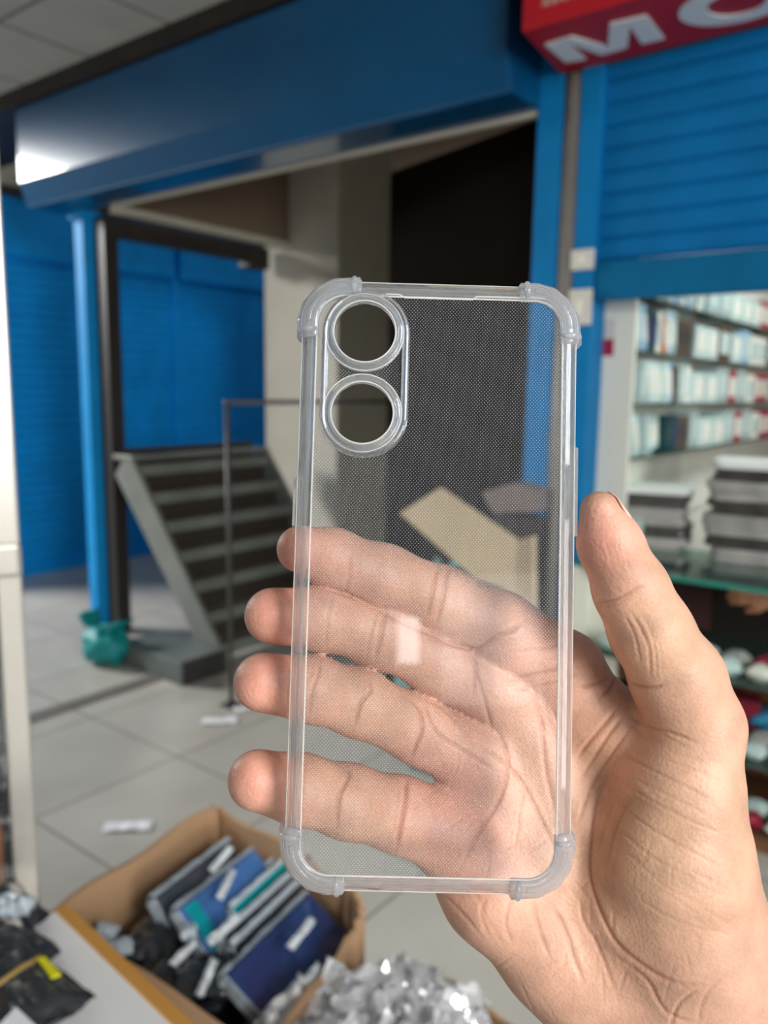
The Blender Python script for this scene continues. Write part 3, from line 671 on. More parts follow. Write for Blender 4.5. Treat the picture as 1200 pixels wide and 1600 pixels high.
# ================================================================== LOWER LEFT: CARTONS AND PACKS
ZR = 0.66                                             # rim height of the big carton
def R(px, py, z=ZR): p = at_z(px, py, z); return Vector((p[0], p[1]))
A, B, C_, D_ = R(78, 1425), R(335, 1256), R(592, 1412), R(410, 1640)
def carton(corners, z0, z1, th, label, name='cardboard_carton', rnd=0.05, flaps=True):
    cen = sum(corners, Vector((0, 0))) / len(corners)
    r = bpy.data.objects.new(name, None); col.objects.link(r); r.location = (cen.x, cen.y, z0)
    tag(r, label, 'carton')
    n = len(corners); ins = []
    for i in range(n):
        a, b, c = corners[i - 1], corners[i], corners[(i + 1) % n]
        e1 = (b - a).normalized(); e2 = (c - b).normalized()
        n1 = Vector((e1.y, -e1.x)); n2 = Vector((e2.y, -e2.x))
        if (cen - b).dot(n1) < 0: n1 = -n1
        if (cen - b).dot(n2) < 0: n2 = -n2
        ins.append(b + (n1 + n2).normalized() * th * 1.4)
    for i in range(n):
        j = (i + 1) % n
        a, b, c, d = corners[i] - cen, corners[j] - cen, ins[j] - cen, ins[i] - cen
        k = 8; vs = []; fs = []
        for q_ in range(k + 1):
            u_ = q_ / k; bow = math.sin(math.pi * u_) * 0.006
            o_ = a.lerp(b, u_); i_ = d.lerp(c, u_); nn = (o_ - i_).normalized() * bow
            zt_ = z1 - z0 + 0.006 * math.sin(u_ * 9 + i)
            vs += [(o_.x + nn.x, o_.y + nn.y, 0), (i_.x + nn.x, i_.y + nn.y, 0), (o_.x + nn.x, o_.y + nn.y, zt_), (i_.x + nn.x, i_.y + nn.y, zt_)]
        for q_ in range(k):
            p_ = q_ * 4; w4 = p_ + 4
            fs += [(p_, w4, w4 + 2, p_ + 2), (p_ + 1, p_ + 3, w4 + 3, w4 + 1), (p_ + 2, w4 + 2, w4 + 3, p_ + 3), (p_, p_ + 1, w4 + 1, w4)]
        fs += [(0, 2, 3, 1), (k * 4, k * 4 + 1, k * 4 + 3, k * 4 + 2)]
        MB().add(vs, fs).build('side_wall', M['card'], r)
    MB().prism([tuple(c - cen) for c in ins], 0, 0.006).build('bottom', M['card'], r)
    return r, cen
# round the right-hand corner like the bent carton of the photo
def rounded(P, i, rad, n=5):
    a, b, c = P[i - 1], P[i], P[(i + 1) % len(P)]
    d1, d2 = (a - b).normalized(), (c - b).normalized()
    p, q_ = b + d1 * rad, b + d2 * rad
    out = []
    for k in range(n):
        u_ = k / (n - 1); out.append(p * (1 - u_) ** 2 + b * 2 * u_ * (1 - u_) + q_ * u_ ** 2)
    return out
P4 = [A, B, C_, D_]
shape = [A] + rounded(P4, 1, 0.03, 3) + rounded(P4, 2, 0.09, 6) + [D_]
cart, ccen = carton(shape, 0.0, ZR, 0.006, 'open brown cardboard carton full of blue and black phone case packs')

# packs in the carton: thin wrapped boxes standing askew
def retail_pack(px, py, z, yaw, tilt, kind, label, L=0.19, Wd=0.10, T=0.022, roll=0.0, film=True):
    p = at_z(px + 22, py + 8, z)
    r = bpy.data.objects.new('retail_pack', None); col.objects.link(r)
    r.location = p
    r.rotation_euler = (Matrix.Rotation(yaw, 3, 'Z') @ Matrix.Rotation(tilt, 3, 'X') @ Matrix.Rotation(roll, 3, 'Y')).to_euler()
    MB().box(-L / 2, L / 2, -Wd / 2, Wd / 2, -T / 2, T / 2).build('printed_box', M[kind], r, bevel=0.003)
    if film:
        for sgn in (-1, 1):
            vs = []; nseg = 14
            for i in range(nseg + 1):
                x = (i / nseg - .5) * L * 1.02
                w1 = 0.0045 * (1 + 0.6 * noise.noise(Vector((i * .7, sgn, px * .01))))
                vs += [(x, sgn * (Wd / 2 + .001), T / 2 + .0015), (x, sgn * (Wd / 2 + w1 + .004), T / 2 * 0.4 + 0.004 * noise.noise(Vector((i * .9, py * .01, sgn)))), (x, sgn * (Wd / 2 + .001), -T / 2)]
            MB().add(vs, [(i * 3 + j, (i + 1) * 3 + j, (i + 1) * 3 + j + 1, i * 3 + j + 1) for i in range(nseg) for j in range(2)]).build('wrap_seam', M['film'], r)
        MB().box(-L / 2 - .003, -L / 2 - .0005, -Wd / 2, Wd / 2, -T / 2, T / 2).build('end_seal', M['film'], r)
    tag(r, label, 'pack', 'phone case packs in the carton'); return r
YW = math.atan2((B - A).y, (B - A).x)
retail_pack(300, 1392, 0.60, YW + 0.02, 0.9, 'packgrey', 'charcoal phone case pack at the far left of the open carton', 0.19, 0.10)
bp = retail_pack(345, 1412, 0.61, YW + 0.0, 0.75, 'packblue', 'mid-blue phone case pack leaning on the charcoal one in the carton', 0.19, 0.11)
MB().box(-0.085, -0.06, -0.05, 0.05, 0.0112, 0.0118).build('light_blue_band', M['packteal'], bp)
retail_pack(372, 1425, 0.575, YW + 0.05, 1.15, 'blackfilm', 'black wrapped pack standing on edge beside the mid-blue pack', 0.20, 0.10, 0.015)
retail_pack(400, 1408, 0.59, YW + 0.03, 1.2, 'packteal', 'thin teal-edged pack standing on edge in the carton', 0.17, 0.09, 0.010)
retail_pack(392, 1450, 0.58, YW + 0.0, 1.25, 'blackfilm', 'black wrapped pack with two bright folds in the middle of the carton', 0.18, 0.10, 0.02)
retail_pack(412, 1462, 0.58, YW + 0.02, 1.2, 'packgrey', 'dark grey wrapped pack directly left of the navy pack', 0.19, 0.10, 0.016)
nv = retail_pack(440, 1500, 0.60, YW + 0.02, 0.55, 'navy', 'large navy phone case pack with a small yellow sticker', 0.21, 0.12)
MB().box(-0.078, -0.062, -0.045, -0.015, 0.0112, 0.0122).build('yellow_sticker', M['yellow'], nv)
MB().box(-0.10, 0.10, -0.058, -0.036, 0.0112, 0.0118).build('teal_band', M['packteal'], nv)
retail_pack(330, 1560, 0.52, YW + 0.3, 0.3, 'blackfilm', 'crumpled black pack at the near side of the carton', 0.18, 0.11)
retail_pack(265, 1520, 0.50, YW - 0.5, 0.4, 'blackfilm', 'crumpled black pack beside the white board edge in the carton', 0.16, 0.10)
retail_pack(470, 1560, 0.53, YW + 0.1, 0.25, 'packteal', 'blue-teal pack lying under the navy pack', 0.20, 0.11)
retail_pack(250, 1452, 0.53, YW + 1.3, 0.7, 'packteal', 'small cyan-ended pack at the left inner wall of the carton', 0.09, 0.05, 0.02)
retail_pack(400, 1540, 0.44, YW, 0.1, 'blackfilm', 'black pack lying flat deep in the carton under the navy pack', 0.24, 0.14, 0.03, film=False)
retail_pack(330, 1450, 0.42, YW, 0.1, 'blackfilm', 'black pack lying flat deep in the carton under the mid-blue pack', 0.24, 0.14, 0.03, film=False)
for px, py, z, yw, lb in ((478, 1440, .50, 0.9, 'crumpled black pack against the right inner wall of the carton'), (430, 1385, .50, 0.3, 'crumpled black pack at the far corner of the carton'), (455, 1500, .42, 1.4, 'crumpled black pack between the navy pack and the bent carton side'), (250, 1500, .54, 0.6, 'crumpled black pack below the glinting scraps in the carton'), (300, 1575, .56, 1.9, 'crumpled black pack nearest the orange edge in the carton')):  # black packs added for the carton's inner shadow as well as dark contents
    r = bpy.data.objects.new('wrapped_pack', None); col.objects.link(r); r.location = at_z(px, py, z); r.rotation_euler = (.35, .25, YW + yw)
    crumple(.17, .11, .06, px * .1, 12, 0.5, 4).build('wrapping', M['blackfilm'], r, smooth=True)
    MB().box(-.06, .06, -.035, .035, .005, .035).build('box_inside', M['packgrey'], r, bevel=.002)
    tag(r, lb, 'pack', 'black packs added to darken the carton')
o = MB().prism([tuple(p - ccen) for p in [A.lerp(ccen, .16), B.lerp(ccen, .12), C_.lerp(ccen, .22), D_.lerp(ccen, .14)]], 0, 0.02).build('carton_divider', M['blackfilm'])
o.location = (ccen.x, ccen.y, 0.36); tag(o, 'black packing sheet lying deep in the open carton', 'sheet')
# small clear scraps of wrap beside the board
for k, (px, py, z) in enumerate(((165, 1462, 0.60), (186, 1490, 0.60), (290, 1470, 0.62))):
    o = crumple(0.035, 0.028, 0.02, k * 5.1, 8, 0.6, 5).build('wrap_scrap', M['film'])
    o.location = at_z(px, py, z); o.rotation_euler = (0.4, 0.3, k)
    tag(o, ['uppermost', 'middle', 'lowest'][k] + ' glinting scrap of clear wrap beside the white board in the carton', 'wrap', 'scraps of clear wrap in the carton')

glints = ['on the charcoal pack corner', 'over the seam of the mid-blue pack', 'between the black wrapped packs', 'at the upper end of the navy pack', 'below the yellow sticker of the navy pack', 'at the near end of the mid-blue pack', 'on the lower right edge of the navy pack']
for k, (px, py, z) in enumerate(((345, 1345, .66), (352, 1385, .665), (350, 1455, .66), (470, 1462, .665), (322, 1530, .63), (285, 1495, .62), (480, 1535, .645))):  # pale curls added to stand for bright highlights on the wrapping
    o = crumple(0.055, 0.012, 0.012, k * 2.3, 12, 0.8, 6).build('wrap_glint', M['glintfilm'], smooth=True)
    o.location = at_z(px, py, z); o.rotation_euler = (0.4, -0.3, YW + .3 * math.sin(k * 2))
    tag(o, 'pale curl added as wrap glint ' + glints[k], 'wrap', 'added wrap glints on the carton packs')

# table with the white board and black packs, in front of the showcase
ZT = 0.76
def Q(px, py, z=ZT): p = at_z(px, py, z); return Vector((p[0], p[1]))
tc_ = Q(60, 1640)
tbl = bpy.data.objects.new('side_table', None); col.objects.link(tbl); tbl.location = (-0.52, 0.72, 0)
tag(tbl, 'low wooden table under the black packs at the lower left', 'table')
MB().box(-0.32, 0.10, -0.30, 0.05, ZT - 0.12, ZT - 0.10).build('table_top', M['wood'], tbl, bevel=0.004)
for x in (-0.28, 0.06):
    for y in (-0.27, 0.02): MB().box(x - .02, x + .02, y - .02, y + .02, 0, ZT - 0.12).build('leg', M['wood'], tbl)
bd = bpy.data.objects.new('white_box_lid', None); col.objects.link(bd); bd.location = (0, 0, ZT)
tag(bd, 'white board box lid with an orange edge beside the open carton', 'lid')
b0, b1, b2, b3 = Q(86, 1423), Q(52, 1450), Q(165, 1660), Q(305, 1640)
bq = [Q(86, 1424), Q(20, 1466), Q(130, 1720), Q(292, 1625)]
MB().prism([tuple(p) for p in bq], -0.03, 0.0).build('board', M['board'], bd)
e0, e1 = bq[0], bq[3]; dn = Vector(((e1 - e0).y, -(e1 - e0).x)).normalized()
if dn.x < 0: dn = -dn
MB().prism([tuple(e0), tuple(e1), tuple(e1 + dn * 0.016), tuple(e0 + dn * 0.016)], -0.032, 0.004).build('orange_edge', M['orange'], bd, bevel=0.001)
def table_pack(px, py, sx_, sy_, sz_, rz, seed, label, m='blackfilm', tilt=0.0, z=ZT + 0.001):
    r = bpy.data.objects.new('wrapped_pack', None); col.objects.link(r)
    p = at_z(px, py, z); r.location = p; r.rotation_euler = (tilt, 0, rz)
    crumple(sx_, sy_, sz_, seed, 14, 0.22, 3.5).build('wrapping', M[m], r, smooth=True)
    MB().box(-sx_ * 0.42, sx_ * 0.42, -sy_ * 0.42, sy_ * 0.42, 0.003, sz_ * 0.6).build('box_inside', M['packgrey'], r, bevel=0.002)
    return tag(r, label, 'pack', 'black wrapped packs at the lower left')
yb = math.atan2((e1 - e0).y, (e1 - e0).x)
table_pack(2, 1440, 0.11, 0.08, 0.03, yb, 1.1, 'black wrapped pack nearest the showcase post')
table_pack(28, 1572, 0.15, 0.10, 0.035, yb + 0.1, 4.4, 'larger black wrapped pack nearest the bottom of the photo')
table_pack(-8, 1500, 0.14, 0.10, 0.03, yb + .05, 6.1, 'black wrapped pack half under the yellow-brown strap')
o = crumple(0.05, 0.03, 0.02, 9.9, 8, 0.8, 5).build('wrap_scrap', M['film']); o.location = at_z(22, 1428, ZT + 0.035)
tag(o, 'crumpled bright clear wrap on top of the pack nearest the showcase post', 'wrap')
y0_, y1_ = at_z(0, 1537, ZT + .04), at_z(62, 1495, ZT + .04)
o = MB().tube([y0_ - (y1_ - y0_) * .6, (y0_ + y1_) / 2 + np.array([0, 0, .002]), y1_], 0.0028, 8).build('strap', M['mustard'], smooth=True)
tag(o, 'thin yellow-brown strap across the black packs', 'strap')
yp = [at_z(x, y, ZT + .042) for x, y in ((58, 1497), (70, 1494), (95, 1521), (80, 1526))]
o = MB().add([tuple(p) for p in yp] + [tuple(p + np.array([0, 0, -.003])) for p in yp], [(0, 1, 2, 3), (7, 6, 5, 4), (0, 4, 5, 1), (1, 5, 6, 2), (2, 6, 7, 3), (3, 7, 4, 0)]).build('yellow_tag', M['yellow'])
tag(o, 'bright yellow tag at the end of the strap', 'tag')
wp = [at_z(x, y, ZT + .05) for x, y in ((-10, 1610), (25, 1573), (60, 1606), (20, 1650))]
o = MB().add([tuple(p) for p in wp] + [tuple(p + np.array([0, 0, -.004])) for p in wp], [(0, 1, 2, 3), (7, 6, 5, 4), (0, 4, 5, 1), (1, 5, 6, 2), (2, 6, 7, 3), (3, 7, 4, 0)]).build('white_card', M['paper'])
tag(o, 'blank white card in the bottom left corner', 'card')

# second carton with clear bags
ZR2 = 0.60
K = [R(695, 1526, ZR2), R(880, 1660, ZR2), R(700, 1850, ZR2), R(430, 1705, ZR2)]
c2, c2c = carton(K, 0, ZR2, 0.006, 'second brown carton under the pile of clear bags')
o = MB().prism([tuple(p - c2c) for p in [k.lerp(c2c, .06) for k in K]], 0, 0.02).build('bag_bed', M['card']); o.location = (c2c.x, c2c.y, ZR2 - 0.10)
tag(o, 'brown cardboard layer inside the second carton under the clear bags', 'cardboard')
spots = [(600, 1590, .05), (520, 1600, .03), (560, 1560, .05), (640, 1560, .04), (480, 1610, .03), (690, 1610, .02), (590, 1540, .02), (540, 1640, .09), (650, 1640, .08), (440, 1640, .02)]
names = ['brightest clear bag at the crest of the bag pile', 'clear bag left of the crest of the bag pile', 'clear bag behind the crest towards the navy pack', 'clear bag at the upper right of the bag pile', 'clear bag touching the blue-teal pack', 'clear bag at the right end of the pile over the carton rim', 'clear bag furthest back in the pile against the floor', 'clear bag at the bottom edge left of centre', 'clear bag at the bottom edge right of centre', 'clear bag at the far left of the pile']
for k, (px, py, dz) in enumerate(spots):
    vs = []; n = 22; r_ = random.Random(k)
    for i in range(n + 1):
        for j in range(n + 1):
            a, b_ = i / n * 2 - 1, j / n * 2 - 1
            q_ = Vector((a * 2.6 + k * 3, b_ * 2.6, k))
            h = 0.030 * noise.noise(q_) + 0.020 * abs(noise.noise(q_ * 2.7)) + 0.010 * noise.noise(q_ * 6)
            vs.append((a * .075 + .012 * noise.noise(q_ + Vector((9, 0, 0))), b_ * .06 + .012 * noise.noise(q_ + Vector((0, 9, 0))), h + .045 * (1 - (a * a + b_ * b_) / 2)))
    fs = [(i * (n + 1) + j, (i + 1) * (n + 1) + j, (i + 1) * (n + 1) + j + 1, i * (n + 1) + j + 1) for i in range(n) for j in range(n)]
    o = MB().add(vs, fs).build('clear_bag', M['polybag']); o.location = at_z(px + 14, py + 38, ZR2 - 0.03 + dz * .8); o.rotation_euler = (r_.uniform(-.5, .5), r_.uniform(-.5, .5), r_.uniform(0, 6))
    so = o.modifiers.new('thick', 'SOLIDIFY'); so.thickness = 0.0006
    tag(o, names[k], 'bag', 'clear bags on the second carton')

# ================================================================== THE CLEAR PHONE CASE
CW, CH, CR = 0.0780, 0.1682, 0.0125
ca, cb, cc = -0.06466, 0.0111, -0.02683
Rc = Matrix.Rotation(ca, 3, 'X') @ Matrix.Rotation(cb, 3, 'Y') @ Matrix.Rotation(cc, 3, 'Z')
Tc = Vector((0.013835, -0.019005, -0.219762))
CASEM = CAMM @ (Matrix.Translation(Tc) @ Rc.to_4x4())
def loc(px, py):                                     # photo point -> point on the case's back face
    r = Vector(((px - 600) / F, -(py - 800) / F, -1.0)); nrm = Rc @ Vector((0, 0, 1))
    p = r * (Tc.dot(nrm) / r.dot(nrm)); q = Rc.transposed() @ (p - Tc); return q.x, q.y
def soft(m, w, col_=(0.93, 0.96, 1.0)):
    nt = m.node_tree; L = nt.links.new; o = nt.nodes['Material Output']; s = o.inputs[0].links[0].from_socket
    d = nt.nodes.new('ShaderNodeBsdfDiffuse'); d.inputs[0].default_value = tuple(col_) + (1,); t = nt.nodes.new('ShaderNodeBsdfTranslucent'); t.inputs[0].default_value = tuple(col_) + (1,)
    a = nt.nodes.new('ShaderNodeMixShader'); L(d.outputs[0], a.inputs[1]); L(t.outputs[0], a.inputs[2])
    x = nt.nodes.new('ShaderNodeMixShader'); x.inputs[0].default_value = w; L(s, x.inputs[1]); L(a.outputs[0], x.inputs[2]); L(x.outputs[0], o.inputs[0]); return m
M['tpu'] = glass_mat('clear_soft_plastic', (0.985, 0.992, 1.0), 0.72, 0.015, 1.42)
M['tpu_bump'] = glass_mat('clear_soft_plastic_thick', (0.985, 0.992, 1.0), 0.80, 0.02, 1.45)
soft(M['tpu'], 0.08); soft(M['tpu_bump'], 0.18)
M['lip'] = soft(glass_mat('edge_highlight_plastic', (0.97, 0.98, 0.98), 0.5, 0.1, 1.42), 0.55, (1.0, 1.0, 0.96))  # whitened so thin edges carry the bright lines of clear plastic
pm, pnt, pmix = sheet_mat('dotted_clear_back', (0.96, 0.965, 0.97), 0.05, 0.025, 0.025, (0.92, 0.94, 1.0))
L_ = pnt.links.new
tcn = pnt.nodes.new('ShaderNodeTexCoord'); sep = pnt.nodes.new('ShaderNodeSeparateXYZ'); L_(tcn.outputs['Object'], sep.inputs[0])
def mth(op, a, b=None, c=None):
    n = pnt.nodes.new('ShaderNodeMath'); n.operation = op
    for i, v in enumerate((a, b, c)):
        if v is None: continue
        if isinstance(v, (int, float)): n.inputs[i].default_value = v
        else: L_(v, n.inputs[i])
    return n.outputs[0]
PITCHD = 0.00092                                     # woven dot texture pressed into the plastic
k_ = 2 * math.pi / PITCHD
cxn = mth('COSINE', mth('MULTIPLY', sep.outputs['X'], k_)); cyn = mth('COSINE', mth('MULTIPLY', sep.outputs['Y'], k_ * 0.9))
prod = mth('MULTIPLY', cxn, cyn)
dots = mth('SMOOTH_MAX', mth('MULTIPLY', mth('SUBTRACT', prod, 0.35), 1.6), 0.0, 0.05)
veil = mth('ADD', mth('MULTIPLY', dots, 0.24), 0.015)
L_(veil, pmix.inputs[0])
M['panel'] = pm

pc = bpy.data.objects.new('phone_case', None); col.objects.link(pc); pc.matrix_world = CASEM
tag(pc, 'clear dotted plastic phone case with two camera holes held upright in the hand', 'phone case')
def rr_path(w, h, r, n=30, m=10):
    """outline points with outward normals, starting at the middle of the right side, anticlockwise"""
    P = []
    cs = [(w / 2 - r, h / 2 - r, 0), (-w / 2 + r, h / 2 - r, 90), (-w / 2 + r, -h / 2 + r, 180), (w / 2 - r, -h / 2 + r, 270)]
    for (cx_, cy_, a0_) in cs:
        for i in range(n + 1):
            a = math.radians(a0_ + 90 * i / n); P.append((cx_ + r * math.cos(a), cy_ + r * math.sin(a), math.cos(a), math.sin(a)))
    out = []
    for i in range(len(P)):
        a, b = P[i], P[(i + 1) % len(P)]; out.append(a)
        d = math.hypot(a[0] - b[0], a[1] - b[1])
        if d > 0.01:
            for k in range(1, m): out.append(tuple(a[q] + (b[q] - a[q]) * k / m for q in range(4)))
    return out
def sweep(path, prof, closed=True, offs=None, name='rim', m=None, parent=None, smooth=True, zs_=None):
    vs = []; fs = []; n = len(prof)
    for i, (x, y, nx_, ny_) in enumerate(path):
        o_ = offs[i] if offs else 0.0
        for (off, z) in prof:
            vs.append((x + nx_ * (off + (o_ if off > -0.003 else 0)), y + ny_ * (off + (o_ if off > -0.003 else 0)), z))
    k = len(path)
    for i in range(k if closed else k - 1):
        j = (i + 1) % k
        for a in range(n): fs.append((i * n + a, i * n + (a + 1) % n, j * n + (a + 1) % n, j * n + a))
    if not closed: fs += [tuple(range(n)), tuple(range((k - 1) * n, k * n))[::-1]]
    o = MB().add(vs, fs).build(name, m, parent, smooth=False)
    if smooth:
        for p in o.data.polygons: p.use_smooth = True
    return o
mmm = 0.001
rim_prof = [(-4.6, -0.1), (-3.4, 0.12), (-2.1, -0.1), (-0.9, -0.9), (-0.25, -2.0), (0, -3.4), (-0.05, -8.4), (-0.5, -9.1), (-1.4, -9.1), (-1.7, -8.6), (-1.6, -4.2), (-2.2, -2.4), (-3.3, -1.35), (-4.6, -1.1)]
rim_prof = [(a * mmm, b * mmm) for a, b in rim_prof]
path = rr_path(CW, CH, CR)
rim = sweep(path, rim_prof, True, None, 'side_frame', M['tpu'], pc, smooth=False)
# fine lip where the flat back meets the frame, whitened as a highlight
lip_path = rr_path(CW - 9.0 * mmm, CH - 9.6 * mmm, CR - 4.6 * mmm)
lipp = [(0.24 * mmm * math.cos(a), 0.05 * mmm + 0.24 * mmm * math.sin(a)) for a in [2 * math.pi * i / 8 for i in range(8)]]
sweep(lip_path, lipp, True, None, 'inner_lip', M['lip'], pc)
outp = [((-0.35 + 0.15 * math.cos(a)) * mmm, (-1.7 + 0.15 * math.sin(a)) * mmm) for a in [2 * math.pi * i / 8 for i in range(8)]]
sweep(path, outp, True, None, 'outer_edge_highlight', M['lip'], pc)  # pale tube added as the highlight along the outer edge
# air-cushion corners
bp_prof = [(-5.2, 0.0), (-4.2, 0.55), (-2.6, 0.75), (-0.8, 0.2), (0.6, -0.9), (1.25, -2.6), (1.35, -4.5), (1.2, -7.8), (0.5, -9.3), (-0.2, -9.5), (-0.2, -3.6), (-1.2, -2.0), (-2.6, -1.2), (-5.0, -0.9)]
bp_prof = [(a * mmm, b * mmm) for a, b in bp_prof]
in_prof = [((-2.3 + 0.75 * math.cos(a)) * mmm, (0.4 + 0.55 * math.sin(a)) * mmm) for a in [2 * math.pi * i / 10 for i in range(10)]]
for (sxn, syn, a0_) in ((1, 1, 0), (-1, 1, 90), (-1, -1, 180), (1, -1, 270)):
    cx_, cy_ = sxn * (CW / 2 - CR), syn * (CH / 2 - CR)
    seg = []; ext = 0.0042
    for i in range(23):
        a = math.radians(a0_ + 90 * i / 22); seg.append((cx_ + CR * math.cos(a), cy_ + CR * math.sin(a), math.cos(a), math.sin(a)))
    f0, f1 = seg[0], seg[-1]
    pre = [(f0[0] + f0[3] * ext * k, f0[1] - f0[2] * ext * k, f0[2], f0[3]) for k in (1.0, 0.85, 0.5)]
    post = [(f1[0] - f1[3] * ext * k, f1[1] + f1[2] * ext * k, f1[2], f1[3]) for k in (0.5, 0.85, 1.0)]
    seg = pre + seg + post; k = len(seg)
    of = [(-0.9 if i in (0, k - 1) else (0.15 if i in (1, k - 2) else 0.0)) * mmm + 0.12 * mmm * math.sin(i * 1.1) for i in range(k)]
    cbp = sweep(seg, bp_prof, False, of, 'corner_cushion', M['tpu_bump'], pc)
    sweep(seg[3:-3], in_prof, False, None, 'inner_rib', M['tpu'], cbp)
    for q_ in (2, k - 3):
        x, y, nx_, ny_ = seg[q_]
        MB().tube([(x - nx_ * .0046, y - ny_ * .0046, .0003), (x - nx_ * .002, y - ny_ * .002, .001), (x + nx_ * .0002, y + ny_ * .0002, -.0006), (x + nx_ * .0008, y + ny_ * .0008, -.003)], [.0005, .0009, .0009, .0006], 10).build('cushion_bead', M['tpu_bump'], cbp, smooth=True)
# back panel with two open camera holes
h1, h2 = loc(570, 520), loc(566, 646)
HR = 0.00850
bm = bmesh.new()
def loop(pts):
    vs = [bm.verts.new((x, y, 0)) for x, y in pts]
    return [bm.edges.new((vs[i], vs[(i + 1) % len(vs)])) for i in range(len(vs))]
pw = rr_path(CW - 8.6 * mmm, CH - 8.6 * mmm, CR - 4.3 * mmm)
ed = loop([(p[0], p[1]) for p in pw]) + loop(ellipse(h1[0], h1[1], HR, HR, 64)) + loop(ellipse(h2[0], h2[1], HR, HR, 64))
bmesh.ops.triangle_fill(bm, use_beauty=True, edges=ed)
bmesh.ops.recalc_face_normals(bm, faces=bm.faces)
me = bpy.data.meshes.new('back_panel'); bm.to_mesh(me); bm.free(); me.materials.append(M['panel'])
bpn = bpy.data.objects.new('back_panel', me); col.objects.link(bpn); bpn.parent = pc; bpn.location = (0, 0, -0.0004)
# raised camera surround and lens rings
def ring(cx_, cy_, prof, name, m, parent, n=72):
    P = [(cx_ + math.cos(2 * math.pi * i / n) * 0, cy_, math.cos(2 * math.pi * i / n), math.sin(2 * math.pi * i / n)) for i in range(n)]
    return sweep([(cx_, cy_, a[2], a[3]) for a in P], prof, True, None, name, m, parent)
isl = loc(570, 584)
l0, l1 = loc(503, 584), loc(640, 584); tp_, bt_ = loc(572, 454), loc(566, 714)
iw, ih = math.hypot(l1[0] - l0[0], l1[1] - l0[1]), math.hypot(tp_[0] - bt_[0], tp_[1] - bt_[1])
ipath = [(x + isl[0], y + isl[1], a, b) for x, y, a, b in rr_path(iw, ih, iw / 2 - 0.0002, 24, 8)]
isl_prof = [(a * mmm, b * mmm) for a, b in [(0.1, -0.2), (0.0, 0.5), (-0.35, 1.15), (-0.9, 1.3), (-1.5, 1.05), (-1.9, 0.4), (-2.0, -0.2)]]
cs_ = sweep(ipath, isl_prof, True, None, 'camera_surround', M['tpu'], pc, smooth=False)
for (hx, hy) in (h1, h2):
    rg = ring(hx, hy, [(a * mmm, b * mmm) for a, b in [(8.5, -1.0), (8.45, 0.9), (8.75, 1.5), (9.3, 1.7), (9.8, 1.35), (10.0, 0.9), (10.5, 1.0), (10.9, 0.75), (11.2, 0.0), (11.0, -1.0)]], 'camera_ring', M['tpu_bump'], pc)
    ring(hx, hy, [((8.7 + .22 * math.cos(a)) * mmm, (1.62 + .22 * math.sin(a)) * mmm) for a in [2 * math.pi * i / 8 for i in range(8)]], 'ring_edge', M['lip'], rg)  # pale line painting in the bright edge of the ring
    ring(hx, hy, [((10.9 + .16 * math.cos(a)) * mmm, (0.9 + .16 * math.sin(a)) * mmm) for a in [2 * math.pi * i / 8 for i in range(8)]], 'outer_edge', M['lip'], rg)
# side buttons covers, top step and port notch
def side_bar(px, y0, y1, sgn, name):
    a, b = loc(px, y0)[1], loc(px, y1)[1]; x = sgn * CW / 2
    xs_ = sorted((x - sgn * 0.0012, x + sgn * 0.0009))
    MB().box(xs_[0], xs_[1], b, a, -0.0062, -0.0022).build(name, M['tpu_bump'], pc, bevel=0.0005)
side_bar(905, 697, 838, 1, 'volume_button_cover'); side_bar(470, 745, 823, -1, 'power_button_cover')
ya = loc(700, 467)[1]; xa, xb = loc(625, 467)[0], loc(745, 467)[0]; xc = loc(850, 462)[0]
MB().tube([(xa - .004, ya + .0008, 0), (xa, ya + .0008, 0), (xa + .0012, ya, 0), (xb - .0012, ya, 0), (xb, ya + .0009, 0), (xc, ya + .0009, 0)], 0.00026, 8).build('step_ridge', M['lip'], pc)
yb_ = -CH / 2
MB().box(-0.012, 0.012, yb_ - 0.0004, yb_ + 0.0014, -0.0072, -0.0030).build('port_surround', M['tpu_bump'], pc, bevel=0.0005)
for k in range(5): pass
for x0_ in (-0.024, 0.018): MB().box(x0_, x0_ + 0.008, yb_ - 0.0003, yb_ + 0.0012, -0.0062, -0.004).build('speaker_slot_surround', M['tpu_bump'], pc, bevel=0.0004)
